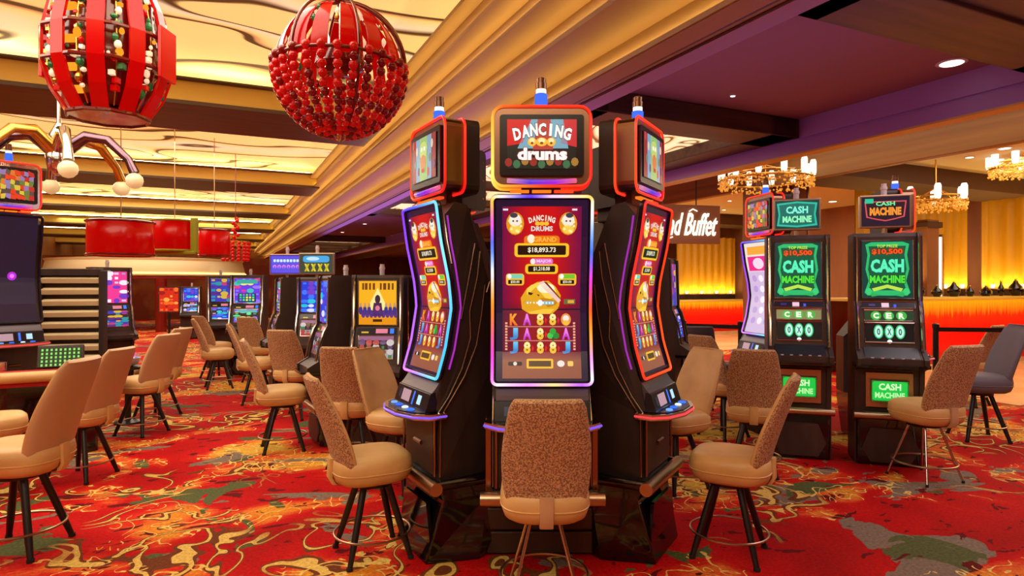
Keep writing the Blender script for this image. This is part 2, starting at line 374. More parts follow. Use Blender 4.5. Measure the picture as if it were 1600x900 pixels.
# tray ceiling between the soffit and the buffet
struct('ceiling_tray', MB().box((5.2, (T0+T1)/2, Z+2.25), (3.7, T1-T0, .1)), 'traydark')
mb = MB(); lit = MB(); bars = MB()
for a, b in ((-5, 3.25), (5.95, 17.8), (28.7, 40.5)):
    # dropped wooden frame with openings
    mb.box((5.2, a+.3, Z+2.07), (3.5, .6, .25)); mb.box((5.2, b-.3, Z+2.07), (3.5, .6, .25))
    mb.box((3.72, (a+b)/2, Z+2.07), (.55, b-a, .25)); mb.box((6.75, (a+b)/2, Z+2.07), (.5, b-a, .25))
    if a > 0:
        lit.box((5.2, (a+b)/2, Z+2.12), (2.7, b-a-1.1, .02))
        k = 4
        for i in range(1, k): bars.box((5.2, a+.6+(b-a-1.2)*i/k, Z+2.02), (2.7, .3, .16))
    else: bars.box((5.2, (a+b)/2, Z+2.03), (2.7, b-a-1.1, .1))
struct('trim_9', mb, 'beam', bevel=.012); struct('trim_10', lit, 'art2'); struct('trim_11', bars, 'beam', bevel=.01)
struct('trim_12', MB().prism([(7.0, Z+2.25), (7.0, Z+1.95), (7.02, Z+1.95), (7.02, Z+1.92), (7.0, Z+1.92), (7.0, Z+1.76), (7.18, Z+1.76), (7.18, Z+2.6), (7.0, Z+2.6)], T0, T1, axis='y'), 'mauve')
struct('trim_13', MB().box((7.1, (T0+T1)/2, Z+1.75), (.2, T1-T0, .025)), 'beamgold')
# buffet side: wooden coffer, then a lower cream ceiling with cross beams
struct('ceiling_buffet', MB().box((8.0, (T0+T1)/2, Z+2.5), (1.9, T1-T0, .1)), 'wallbrown')
struct('trim_14', MB().box((8.93, (T0+T1)/2, Z+2.1), (.16, T1-T0, .7)), 'coffer', bevel=.01)
struct('ceiling_cream', MB().box((12, (T0+T1)/2, Z+2.12), (6.1, T1-T0, .1)), 'cream')
mb = MB()
for t in (-1, 6.9, 14, 21, 28): mb.box((12, t+.5, Z+1.92), (6, 1.0, .32))
struct('trim_15', mb, 'darkbrown', bevel=.01)
# buffet floor, tiled
struct('floor_buffet', MB().box((11.6, 21.5, .006), (6.8, 22, .012)).box((11.8, 5.4, .006), (6.4, 2.4, .012)), 'tile')
# ------------------------------------------------------------------ gaming machine with a J-curved screen
SZ = [1.863, 1.671, 1.467, 1.324, 1.257, 1.109, .959]; SU = [.287, .26, .216, .200, .210, .235, .280]
def su(z): return interp(z, SZ, SU)
def jmap(x, y, ly):     # picture coordinates (pixels of the tall screen, 845 is its middle) to the curved face
    z = 1.863-(y-303)/294*.904; return ((x-845)/75*.235, -(su(z)+.012+ly), z)
def pale_art(parent):
    a = Art(); rnd = random.Random(4)
    a.grid([775, 845, 915], [303+294*k/24 for k in range(25)], lambda x, y: (214, 190, 226) if y > 400 else (240, 226, 214))
    a.rect(845, 330, 110, 26, (250, 170, 60), 2); a.rect(845, 372, 116, 46, (240, 40, 140), 2); a.ell(845, 372, 30, 18, (255, 220, 240), 3)
    for k in range(15): a.ell(808+(k % 3)*36, 420+(k//3)*34, 13, 11, [(190, 160, 220), (250, 240, 250), (170, 170, 230)][k % 3], 3)
    return a.build('main_screen', jmap, parent)
def main_art(parent):
    a = Art()
    ys = [303+294*k/24 for k in range(25)]
    a.grid([768, 845, 922], ys, lambda x, y: (26, 8, 46))
    def bg(x, y):
        k = min(1, abs(x-845)/62); c0 = (206, 8, 16); c1 = (112, 2, 66)
        if y > 480: c0 = (150, 14, 30); c1 = (96, 12, 50)
        if y > 556: c0 = c1 = (150, 84, 62)
        k = max(0, (k-.35)/.65); return tuple(p+(q-p)*k for p, q in zip(c0, c1))
    a.grid([783, 796, 810, 828, 845, 862, 880, 894, 907], [316+274*k/20 for k in range(21)], bg, 1)
    for cx, sg in ((803, -1), (886, 1)):          # ornate gold ovals
        a.ell(cx, 343, 14, 18, (232, 150, 30), 2); a.ell(cx, 338, 10, 10, (246, 236, 226), 3); a.ell(cx, 352, 9, 7, (250, 208, 80), 3)
        a.ell(cx+sg*2, 330, 6, 4, (60, 60, 70), 4); a.ell(cx-3, 339, 1.5, 1.5, (120, 60, 50), 5); a.ell(cx+3, 339, 1.5, 1.5, (120, 60, 50), 5)
        for k in range(7): a.ell(cx+9*math.cos(k), 347+9*math.sin(k*1.7), 2.2, 2.2, (255, 240, 160), 5, 8)
    a.arc('DANCING', 845, 334, 42, 9, 5, (240, 230, 210), 4, .05); a.text('DRUMS', 845, 351, 34, 8, (226, 214, 205), 4, bold=.04)
    for k in (-1, 0, 1): a.ell(845+k*7, 343, 4, 3.4, (250, 190, 50), 4, 10)
    a.rr(845, 370, 56, 16, 5, (236, 120, 26), 2); a.ell(828, 367, 6, 7, (255, 240, 210), 4)
    a.text('GRAND', 850, 368, 36, 8, (255, 180, 60), 5, bold=.04)
    a.rr(845, 385, 86, 22, 5, (250, 196, 40), 3); a.rr(845, 385, 76, 15, 2, (14, 6, 6), 4); a.text('$18,893.73', 845, 385, 44, 9, (252, 244, 214), 5)
    a.rr(845, 403, 36, 10, 4, (230, 110, 190), 3); a.ell(831, 403, 4, 4.5, (250, 236, 226), 4); a.text('MAJOR', 849, 403, 24, 6, (255, 210, 250), 5)
    a.rr(845, 415, 52, 16, 5, (250, 196, 40), 3); a.rr(845, 415, 43, 10, 2, (14, 6, 6), 4); a.text('$1,218.08', 845, 415, 26, 7, (252, 244, 214), 5)
    for cx, c in ((803, (120, 210, 180)), (886, (110, 200, 50))):
        a.rr(cx, 432, 29, 19, 4, (250, 190, 50), 2); a.rect(cx, 427, 24, 7, c, 3); a.ell(cx-9, 427, 3.5, 4, (255, 250, 240), 4); a.rr(cx, 436, 22, 6.5, 1, (14, 6, 6), 3); a.text('$50.00', cx, 436, 14, 4.6, (252, 244, 214), 4)
        a.text('243' if cx < 845 else '243', cx+0, 410, 0.1, .1, (200, 40, 20), 2) if False else None
    # gold pot heaped with coins
    a.poly([(814, 480), (812, 462), (822, 446), (838, 436), (856, 434), (868, 444), (876, 458), (873, 478), (862, 488), (826, 488)], (232, 168, 34), 2)
    a.ell(845, 452, 24, 15, (255, 214, 80), 3); a.ell(852, 446, 14, 8, (255, 246, 210), 4); a.poly([(824, 452), (842, 457), (840, 461), (824, 456)], (60, 30, 10), 4)
    a.poly([(840, 438), (848, 434), (876, 466), (872, 470)], (240, 200, 190), 4); a.poly([(849, 436), (853, 436), (877, 464), (873, 462)], (120, 40, 24), 5)
    a.ell(843, 470, 27, 8, (200, 130, 20), 4); a.rect(843, 470, 44, 6, (140, 190, 200), 5); a.ell(843, 470, 4, 5, (255, 255, 255), 6)
    for k in range(-4, 5): a.ell(843+k*5, 470, 1.5, 1.8, (235, 250, 255), 6, 8)
    a.poly([(820, 480), (866, 480), (858, 488), (828, 488)], (250, 200, 60), 4)
    a.rect(890, 468, 18, 8, (96, 110, 60), 3); a.rect(892, 468, 10, 5, (230, 170, 60), 4)
    for y in (508.5, 531): a.rect(843, y, 112, 1.4, (214, 140, 120), 3)
    rows = [('K', 'A', '8', '8', 'o'), ('J', 'A', '8', 'c', 'A'), ('J', '8', '8', '8', 'J')]
    colr = {'K': ((255, 160, 40), (250, 110, 30)), 'A': ((250, 130, 240), (200, 60, 200)), 'J': ((120, 210, 250), (60, 140, 210)), '8': ((255, 240, 160), (240, 196, 60))}
    for r, y in zip(rows, (497, 520, 542)):
        for ch, x in zip(r, (801, 822, 843, 863, 884)):
            if ch in colr: a.text(ch, x, y, 13 if ch != '8' else 11, 19, colr[ch][0], 4, bold=.05, col2=colr[ch][1])
            if ch == '8': a.poly([(x+8, y-4), (x+11, y), (x+9, y+7), (x+7, y+3)], (220, 40, 40), 4)
            if ch == 'o': a.ell(x, y, 8, 10, (240, 150, 80), 4); a.ell(x, y-2, 5, 5, (250, 236, 220), 5); a.ell(x, y+5, 5, 4, (255, 190, 60), 5)
            if ch == 'c': a.ell(x, y-4, 5, 5, (40, 170, 60), 4); a.ell(x-4, y+3, 5, 5, (70, 200, 80), 4); a.ell(x+5, y+3, 5, 5, (30, 140, 50), 4); a.rect(x, y+8, 3, 6, (20, 90, 30), 4)
    for x in (789, 897):
        for k in range(10): a.rect(x, 503+k*4.6, 3.6, 3, (250, 170, 140), 3)
    a.rr(842, 567, 42, 15, 2, (250, 190, 50), 3); a.rect(842, 567, 35, 9, (84, 56, 30), 4)
    a.rr(803, 567, 22, 6, 2, (40, 20, 20), 3); a.ell(803, 567, 3, 3, (230, 220, 210), 4); a.ell(875, 567, 6, 5, (240, 230, 220), 3); a.rr(890, 567, 9, 8, 2, (250, 200, 100), 3)
    a.rect(788, 321, 8, 3, (235, 225, 235), 3); a.rect(896, 321, 8, 3, (235, 225, 235), 3)
    return a.build('main_screen', jmap, parent)
def topper_art(parent, kind, u0):
    a = Art(); mf = lambda x, y, ly: ((x-842.5)/75*.235, -(u0+ly), 1.923+(290-y)/130*.404)
    a.rect(842, 223, 108, 78, (16, 20, 18), 0)
    if kind == 'title':
        a.poly([(788, 184), (826, 184), (812, 222), (788, 226)], (214, 14, 22), 1); a.poly([(897, 184), (876, 184), (872, 222), (897, 228)], (206, 40, 50), 1)
        a.poly([(826, 184), (876, 184), (884, 230), (804, 230)], (120, 170, 190), 1); a.poly([(836, 184), (856, 184), (860, 232), (828, 232)], (190, 60, 50), 2)
        for k in range(9): a.ell(790+k*13, 252+3*math.sin(k*2), 6, 7, [(150, 40, 30), (60, 110, 70), (170, 120, 50)][k % 3], 1, 8)
        a.arc('DANCING', 843, 200, 92, 22, 10, (90, 20, 24), 3, .09); a.arc('DANCING', 843, 200, 92, 20, 10, (255, 252, 244), 4, .05)
        for x, r in ((827, 7), (842, 9), (857, 7)): a.ell(x, 220, r, 7, (250, 190, 60), 5); a.ell(x, 218, r*.6, 4, (255, 236, 170), 6); a.ell(x, 222, r*.3, 2, (150, 50, 20), 7)
        a.text('drums', 843, 239, 80, 22, (150, 20, 24), 5, bold=.08); a.text('drums', 843, 239, 78, 20, (255, 252, 246), 6, bold=.05)
    elif kind == 'lion':
        a.rect(842, 223, 106, 76, (150, 40, 44), 1); a.rect(842, 223, 70, 76, (120, 160, 190), 2); a.rect(842, 223, 34, 76, (150, 190, 110), 3)
        for k in range(12): a.ell(795+k*8.5, 192+((k*37) % 60), 5, 8, [(200, 60, 60), (90, 130, 90), (220, 200, 170), (90, 60, 110)][k % 4], 3, 8)
        a.ell(842, 208, 17, 16, (190, 210, 110), 4); a.ell(842, 230, 12, 14, (214, 120, 70), 5); a.ell(836, 206, 4, 4, (250, 250, 230), 5); a.ell(848, 206, 4, 4, (250, 250, 230), 5)
        a.rr(842, 244, 14, 7, 2, (190, 30, 30), 6)
    else:
        rnd = random.Random(5); cs = [(196, 40, 30), (220, 120, 40), (110, 120, 50), (150, 120, 170), (220, 190, 60), (90, 70, 60), (230, 60, 20)]
        for i in range(9):
            for j in range(6): a.poly([(788+i*12+rnd.uniform(-3, 3), 184+j*13+rnd.uniform(-3, 3)), (802+i*12, 186+j*13+rnd.uniform(-3, 3)), (801+i*12+rnd.uniform(-3, 3), 199+j*13), (788+i*12, 197+j*13+rnd.uniform(-3, 3))], rnd.choice(cs), 1+(i+j) % 3)
    return a.build('topper_screen', mf, parent)
def loopcol(keys):
    ks = [k for k, _ in keys]
    def f(t):
        t %= 1.0
        for (a, ca), (b, cb) in zip(keys, keys[1:]+[(1+keys[0][0], keys[0][1])]):
            if a <= t <= b: k = (t-a)/max(b-a, 1e-6); return lin(tuple(p+(q-p)*k for p, q in zip(ca, cb)))
        return lin(keys[-1][1])
    return f
RED = [(0, (255, 40, 20)), (.5, (255, 70, 30)), (.8, (255, 20, 20))]
def jmachine(name, label, theta, center, neon, tneon, art='title', dark=False, candle=(70, 110, 255), base='full', zs=1.0, group='curved screen gaming machines', r0=.447):
    f = (math.sin(theta), -math.cos(theta))
    root = empty(name, (center[0]+r0*f[0], center[1]+r0*f[1], 0), theta); tag(root, label, 'gaming machine', group)
    w = .235
    # cabinet: two dark cheeks with the body between
    side = [(-.30, .42), (.31, .42), (.31, .77), (.33, .80), (.30, .95), (.255, 1.109), (.225, 1.26), (.215, 1.324), (.23, 1.467), (.272, 1.671), (.285, 1.80), (.22, 1.875), (.15, 1.86), (.085, 1.76), (.02, 1.60), (-.06, 1.40), (-.12, 1.15), (-.30, .95)]
    side = [(u-.02 if u > .1 else u, z) for u, z in side]
    mb = MB()
    n = len(side)
    def wd(u): return w if u > -.02 else w*(1-.55*min(1, (-.02-u)/.28))
    L_ = [(-wd(u), -u, z) for u, z in side]; R_ = [(wd(u), -u, z) for u, z in side]
    mb.add(L_+R_, [list(range(n)), list(range(n, 2*n))[::-1]]); mb.add(L_+R_, [(i, n+i, n+(i+1) % n, (i+1) % n) for i in range(n)])
    mb.build('cabinet', 'black', root)
    if art == 'mosaic' and not dark: pale_art(root)
    elif not dark: main_art(root)
    else:
        a = Art(); a.grid([780, 910], [303+294*k/24 for k in range(25)], lambda x, y: (30, 14, 40)); a.ell(850, 470, 12, 12, (190, 40, 220), 2); a.ell(850, 470, 6, 6, (250, 120, 255), 3)
        a.build('main_screen', jmap, root)
    # black bezel round the picture and neon frame
    path = rrect(156, 298, 8, 4, 845, 450, 18); P = []; C = []; cf = loopcol(neon)
    for i, (x, y) in enumerate(path):
        p = jmap(x, y, .012); P.append((p[0], p[1]-.004, p[2])); C.append(cf(i/len(path)))
    fr = MB().tube([(x*.985, y+.016, z) for x, y, z in P], .014, 6, True); fr.build('screen_bezel', 'bezel', root, smooth=True)
    if not dark: MB().tube(P, .0075, 8, True, cols=C).build('neon_frame', 'neon', root, smooth=True, color=True)
    # coloured glow strip along each cheek
    for sg in (-1, 1):
        pts = [(sg*(w+.003), -(su(z)-.03), z) for z in (1.8, 1.67, 1.55, 1.4, 1.32, 1.2, 1.1, 1.0)]
        MB().tube(pts, .005, 6, cols=[lin((150, 40, 160)) if sg*math.sin(theta) < 0.1 else lin((90, 60, 200))]*8).build('side_light', 'neon', root, smooth=True, color=True)
        # chrome swooshes
        pts = [(sg*(w+.006), -u, z) for u, z in ((.17, 1.26), (.12, 1.50), (.09, 1.66), (.06, 1.62), (.075, 1.48), (.12, 1.30), (.115, 1.16), (.165, 1.0), (.24, .86), (.30, .78))]
        MB().tube(pts, .005, 6).build('chrome_swoosh', 'chrome', root, smooth=True)
        pts = [(sg*(w+.006), -u, z) for u, z in ((.02, 1.40), (.0, 1.46), (.03, 1.44), (.05, 1.28), (.08, 1.12), (.15, .96), (.23, .84), (.285, .76), (.29, .45))]
        MB().tube(pts, .0045, 6).build('chrome_swoosh', 'bronze', root, smooth=True)
        pts = [(sg*(w+.002), -(su(z)-.005), z) for z in (1.84, 1.76, 1.67, 1.55)]
        MB().tube(pts, .009, 6).build('chrome_corner', 'chrome', root, smooth=True)
    # speaker panel, player display, deck
    MB().prism([(-.285, .935), (-.31, .90), (-.335, .875), (-.33, .84), (-.2, .84), (-.2, .935)], -w+.01, w-.01).build('speaker_panel', 'grey', root, bevel=.004)
    a = Art(False)
    def pm(x, y, ly): return (x, -(.345+.0-y*.35+ly), .865+y*.16-.055*1) if False else (x, -(.338+.028*(1-y)+ly), .79+y*.085)
    a.rect(0, .5, .44, 1, (14, 12, 22), 0); a.rect(-.08, .5, .12, .7, (190, 150, 160), 1); a.rect(.03, .5, .02, .8, (60, 120, 255), 2); a.rect(.11, .5, .05, .55, (190, 235, 255), 1); a.rect(-.17, .5, .03, .5, (40, 40, 60), 1)
    MB().prism([(-.31, .885), (-.338, .878), (-.368, .785), (-.30, .785)], -w+.004, w-.004).build('player_panel', 'bezel', root, bevel=.003)
    a.build('player_display', pm, root)
    deck = [(-w-.035, .26), (-w-.045, .36), (-w+.02, .43), (-.08, .475), (.08, .475), (w-.02, .43), (w+.045, .36), (w+.035, .26)]
    MB().prism([(x, -u) for x, u in deck], .752, .782, axis='z').build('button_deck', 'chrome' if not dark else 'steel', root, bevel=.006)
    MB().tube([(x, -u-.004, .766) for x, u in deck], .006, 6, cols=[lin((230, 60, 70) if tneon is RED and theta > .1 else (120, 80, 220))]*8).build('deck_light', 'neon', root, smooth=True, color=True)
    MB().prism([(x*.86, -u*.97+.0) for x, u in deck if u > .3], .782, .786, axis='z').build('deck_panel', 'bezel', root)
    for x, c, r in ((-.13, (120, 170, 255), .018), (-.05, (60, 110, 255), .02), (.04, (220, 240, 255), .018), (.12, (70, 120, 255), .022)):
        MB().lathe([(r, 0), (r, .006), (r*.7, .009)], 12, (x, -.405, .786)).add([], []).build('button', emat_c(c), root, smooth=False)
    # belly door, footrest, base
    MB().box((0, -.302, .60), (w*1.7, .02, .30)).build('belly_door', 'darkwood', root, bevel=.005)
    MB().tube([(x, -.316, .59+.0) for x in (-.05, .05)], .012, 6).build('door_lock', 'bronze', root)
    for sg in (-1, 1): MB().tube([(sg*(w-.012), -.312, z) for z in (.77, .60, .45)], .007, 6).build('door_edge', 'bronze', root, smooth=True)
    MB().tube([(-.30, -.335, .405), (.30, -.335, .405)], .034, 14).build('footrest', 'steel', root, smooth=40)
    if base == 'full':
        rings = [[(x*k, y, z) for x, y in ((-.265, .25), (.265, .25), (.265, -.02*1), (.265, -.31), (-.265, -.31), (-.265, -.02))] for z, k in ((.42, 1), (.37, 1))]
        rings += [[(-.29, .25, .0), (.29, .25, .0), (.30, -.02, .0), (.20, -.34, .0), (-.20, -.34, .0), (-.30, -.02, .0)]]
        rings = rings[:1]+[[(x, y if y > -.3 else -.28, .33) for x, y, z in rings[0]]]+[[(-.12, .25, .0), (.12, .25, .0), (.29, -.09, .0), (.21, -.36, .0), (-.21, -.36, .0), (-.30, -.09, .0)]]
        MB().loft(rings).build('base', 'gloss', root, bevel=.008)
        MB().prism([(-.16, .30), (.16, .30), (.21, .12), (.14, .03), (-.14, .03), (-.21, .12)], .325, .345, axis='y').build('base_panel', 'gloss', root, bevel=.01).location = (0, -.66, 0)
        MB().tube([(-.262, -.03, .41), (-.262, -.33, .41), (.262, -.33, .41), (.262, -.03, .41)], .028, 10).build('base_ledge', 'gloss', root, smooth=40)
    else:
        MB().prism([(-.24, .0), (.24, .0), (.12, .2), (-.12, .2)], 0, .42, axis='z').build('base', 'black', root)
        mb = MB()
        for k in range(3): mb.box((0, -.012, .07+.125*k), (.56, .03, .115))
        mb.build('base_board', 'darkwood', root, bevel=.006)
        for sg in (-1, 1):
            MB().box((sg*(w+.028), -.20, .60), (.03, .12, .36)).build('side_grille', 'bronze', root, bevel=.004)
        MB().box((0, -.17, .43), (.50, .30, .03)).build('base_shelf', 'gloss', root, bevel=.006)
    # topper
    H = 1.923; u0 = .285
    t = MB().prism([(x, H+.202+y) for x, y in rrect(.48, .385, .05, 4, 0, 0, 1)], -.255, -.14, axis='y').build('topper_housing', 'bronze' if not dark else 'chrome', root, bevel=.006)
    MB().prism([(x, H+.205+y) for x, y in rrect(.415, .30, .015, 3, 0, 0, 1)], -.276, -.25, axis='y').build('topper_bezel', 'bezel', t, bevel=.003)
    topper_art(t, art, .280)
    cf = loopcol(tneon)
    for yy, ww in ((-.262, .485), (-.15, .495)):
        path = rrect(ww, .395, .055, 5, 0, 0, 8); n = len(path)
        MB().tube([(x, yy, H+.202+y) for x, y in path], .0075, 8, True, cols=[cf(i/n) for i in range(n)]).build('topper_neon', 'neon', t, smooth=True, color=True)
    MB().prism([(x, H+.21+y) for x, y in rrect(.40, .40, .04, 3, 0, 0, 1)], -.14, -.04, axis='y').build('topper_back', 'black', t, bevel=.012)
    for sg in (-1, 1):
        for zz in (-.12, 0, .12): MB().lathe([(.008, 0), (.006, .004)], 8, (0, 0, 0)).build('screw', 'bronze', t).matrix_local = Matrix.Translation((sg*.16, -.04, H+.21+zz)) @ Matrix.Rotation(-PI/2, 4, 'X')
    MB().box((0, -.14, 1.90), (.2, .1, .10)).build('topper_neck', 'black', root, bevel=.01)
    # lit hinge pieces between topper and screen
    for k, x in enumerate((-.11, 0, .11)): MB().box((x, -.245, 1.903), (.095, .03, .012)).build('hinge_light', emat_c((255, 120, 30) if k != 2 else (255, 70, 30)), root)
    MB().tube([(-.17, -.262, 1.955), (-.06, -.283, 1.945), (.06, -.283, 1.945), (.17, -.262, 1.955)], .012, 8, cols=[lin(c) for c in ((200, 120, 150), (80, 50, 200), (150, 30, 200), (220, 90, 120))]).build('topper_lower_light', 'neon', t, smooth=True, color=True)
    # candle
    c = MB().lathe([(.032, 0), (.032, .075), (.028, .078)], 14, (0, -.19, 2.325)).build('candle_light', emat_c(candle), root, smooth=40)
    MB().lathe([(.026, 0), (.026, .022)], 14, (0, -.19, 2.403)).build('candle_ring', 'white', c, smooth=40)
    MB().lathe([(.027, 0), (.029, .03), (.024, .032), (.026, .055), (.018, .06)], 14, (0, -.19, 2.425)).build('candle_cap', 'bronze', c, smooth=40)
    if zs != 1: root.scale = (1, 1, zs)
    return root
_EM = {}
def emat_c(c, s=1.2):
    if (c, s) not in _EM: _EM[(c, s)] = emat('lit_%d_%d_%d' % c, c, s)
    return _EM[(c, s)]
C1 = (.147, 3.817)
NC = [(0, (255, 240, 255)), (.06, (190, 90, 255)), (.12, (255, 225, 130)), (.18, (255, 140, 255)), (.25, (250, 235, 255)), (.32, (255, 60, 210)), (.38, (255, 140, 20)), (.42, (235, 240, 255)), (.45, (50, 110, 255)), (.475, (255, 80, 220)), (.5, (255, 190, 60)), (.55, (255, 245, 220)), (.62, (70, 40, 255)), (.67, (245, 200, 255)), (.74, (255, 225, 150)), (.77, (255, 200, 80)), (.81, (250, 245, 250)), (.85, (50, 120, 255)), (.885, (250, 60, 220)), (.92, (255, 90, 30)), (.95, (255, 170, 40)), (.98, (245, 150, 255))]
NL = [(0, (70, 200, 255)), (.08, (110, 210, 255)), (.2, (200, 110, 255)), (.25, (230, 130, 255)), (.5, (130, 60, 255)), (.6, (60, 70, 255)), (.74, (90, 200, 255)), (.85, (140, 235, 255)), (.95, (80, 190, 255))]
NR = [(0, (255, 90, 30)), (.2, (255, 60, 20)), (.5, (235, 40, 40)), (.8, (255, 50, 20))]
TC = [(0, (255, 40, 20)), (.2, (255, 50, 20)), (.27, (255, 110, 30)), (.35, (230, 170, 50)), (.5, (255, 235, 110)), (.6, (250, 160, 40)), (.68, (255, 60, 20)), (.8, (255, 30, 20))]
jmachine('gaming_machine', 'centre gaming machine facing us, rainbow neon round a tall red curved screen', 0, C1, NC, TC, base='inner')
jmachine('gaming_machine', 'gaming machine with purple and cyan neon, turned left beside the centre one', -PI/3, C1, NL, RED, 'lion')
jmachine('gaming_machine', 'gaming machine with red neon frame, turned right beside the centre one', PI/3, C1, NR, RED, 'lion')
jmachine('gaming_machine', 'rear left machine, only its dark back and purple candle show', -2*PI/3, C1, NL, RED, 'lion', candle=(150, 60, 255))
jmachine('gaming_machine', 'rear right machine, only its dark back and red candle show', 2*PI/3, C1, NR, RED, 'lion', candle=(255, 30, 20))
# ------------------------------------------------------------------ stools
def stool_proto(kind='std'):
    root = empty('casino_stool')
    fab, lea = {'std': ('fabric', 'leather'), 'thin': ('fabric', 'leather'), 'plain': ('plain', 'leather'), 'navy': ('navy', 'navy'), 'grey': ('greyfab', 'greyfab')}[kind]
    # sitter faces -Y; seat
    rings = []
    for z, a in ((.403, .12), (.408, .16), (.425, .185), (.46, .197), (.495, .20), (.53, .195), (.548, .175), (.556, .13), (.558, .05)):
        rings.append([(x, y+.012, z) for x, y in se(a, a*1.04, 3.2, 36)])
    MB().loft(rings).build('seat', lea, root, smooth=True)
    MB().tube([(x, y+.012, .470) for x, y in se(.198, .206, 3.2, 36)], .004, 5, True).build('seat_piping', lea, root, smooth=True)
    # backrest: a curved padded shell, speckled fabric behind, leather in front
    rings = []
    for k in range(15):
        t = k/14; z = .485+.48*t; w = .176+.022*math.sin(PI*min(1, t*1.15))-.012*t; th = .034-.006*t
        if t > .86: w *= 1-.10*((t-.86)/.14)**2; th *= 1-.35*((t-.86)/.14)**2
        if t < .1: w *= .93+.7*t; 
        y0 = .150+.165*t**1.2
        if t == 1: z -= .004
        rings.append([(x, y0+y-.028*(1-(x/.2)**2)*0+.0-.045*(x/.2)**2+.02, z) for x, y in se(w, th, 3.6, 36)])
    last = [(p[0]*.93, (p[1]-rings[-1][0][1])*.5+rings[-1][0][1], p[2]+.012) for p in rings[-1]]
    rings.append(last)
    MB().loft(rings, 0, True, lambda i, n: 1 if i < n/2 else 0).build('backrest', [lea, fab], root, smooth=True)
    rr_ = [[(x, y0+y, z) for x, y in se(.03, .012, 4, 12)] for z, y0 in ((.398, .15), (.404, .205), (.44, .226), (.50, .222), (.54, .222))]
    MB().loft(rr_).build('back_bracket', lea if kind != 'thin' else 'plain', root, smooth=True)
    MB().lathe([(.11, .378), (.11, .40), (.15, .408)], 20).build('swivel_plate', 'leg', root, smooth=True)
    thin = kind == 'thin'
    for k in range(4):
        a = PI/4+k*PI/2; c, s_ = math.cos(a), math.sin(a)
        r1, r2 = (.019, .014) if not thin else (.008, .007)
        g = MB().tube([(.085*c, .085*s_, .395), (.185*c, .185*s_, .12), (.225*c, .225*s_, .012)], [r1, r1*.95, r2], 8).build('leg', 'leg' if not thin else 'chrome', root, smooth=True)
        MB().lathe([(r2+.003, 0), (r2+.003, .018)], 8, (.2265*c, .2265*s_, 0)).build('foot_cap', 'rubber', g)
    R = .2
    MB().tube([(R*math.cos(2*PI*k/40), R*math.sin(2*PI*k/40), .125) for k in range(40)], .0065, 7, True).build('foot_ring', 'steel', root, smooth=True)
    return root
def kids(o): return [c for c in bpy.data.objects if c.parent == o]
def copy_tree(o, parent=None, ks=None):
    c = o.copy(); COL.objects.link(c); c.parent = parent
    for ch in kids(o):
        copy_tree(ch, c)
    return c
PROT = {}
def stool(x, y, face, label, kind='std', s=1.0, group='casino stools at the machines', z=0):      # face: direction the sitter looks, degrees from +Y, clockwise
    if kind not in PROT: PROT[kind] = stool_proto(kind); o = PROT[kind]
    else: o = copy_tree(PROT[kind])
    o.location = (x, y, z); o.rotation_euler = (0, 0, PI-math.radians(face)); o.scale = (s, s, s)
    tag(o, label, 'stool', group); return o
def P(px, D): return (px-800)/F*D
stool(.147, 2.88, 0, 'tan stool in front of the centre machine, its speckled back square to us', 'thin')
stool(P(582, 3.38), 3.38, 62, 'tan swivel stool on four black legs before the purple neon machine')
stool(P(1139, 3.38), 3.38, -62, 'tan swivel stool on four black legs before the red neon machine')
stool(-.80, 4.50, 118, 'tan stool behind the left button deck, smooth leather front turned to us')
stool(-1.26, 5.05, 8, 'tan stool with speckled back in front of the orange-screen machine')
stool(1.17, 4.50, -118, 'tan stool behind the right button deck, smooth leather front turned to us')
stool(1.86, 4.85, 20, 'tan speckled stool back standing before the left green-screen machine')
stool(P(442, 5.52), 5.52, 66, 'tan stool on black legs out on the carpet, left of the dark cabinet sides')
stool(P(462, 6.85), 6.85, 10, 'tan stool with upright speckled back between two dark cabinet sides')
stool(P(402, 7.7), 7.7, 70, 'tan stool in the aisle, second behind the one by the dark cabinets')
stool(P(342, 8.8), 8.8, 60, 'small tan stool out in the aisle near the far machines')
stool(P(338, 9.75), 9.75, 30, 'far tan stool before the violet machine, left of its neighbour')
stool(P(404, 9.4), 9.4, 10, 'far tan stool before the violet machine, right of its neighbour')
stool(P(30, 3.42), 3.42, -94, 'foreground stool at the left edge with golden seat, seen side on', 'plain', s=1.07)
stool(P(128, 4.7), 4.7, -86, 'tan stool just behind the left foreground stool, turned left', 'plain')
stool(P(-12, 4.3), 4.3, 50, 'tan stool cut off by the left picture edge, only its back showing', 'plain')
stool(P(222, 6.1), 6.1, -76, 'tan stool on the left with its back to the aisle, beside the gaming table', 'plain')
stool(P(246, 6.9), 6.9, -80, 'tan stool further along the left row, behind the one beside the gaming table', 'plain')
stool(P(1444, 4.68), 4.68, -16, 'tan stool with broad speckled back by the right green-screen machine', 'thin', s=1.05)
stool(P(1528, 5.9), 5.9, -80, 'grey stool at the far right, seen side on', 'grey', s=1.1)
stool(P(1512, 7.55), 7.55, -30, 'tan stool behind the grey one at the far right')
stool(P(1130, 6.0), 6.0, 60, 'tan stool with a low seat beside the rope barrier on the right')
stool(P(1142, 6.9), 6.9, -100, 'navy stool seen side on before the red glowing counter', 'navy', s=1.05)
stool(P(1088, 7.4), 7.4, 10, 'small grey stool behind the smooth tan one on the right', 'grey')

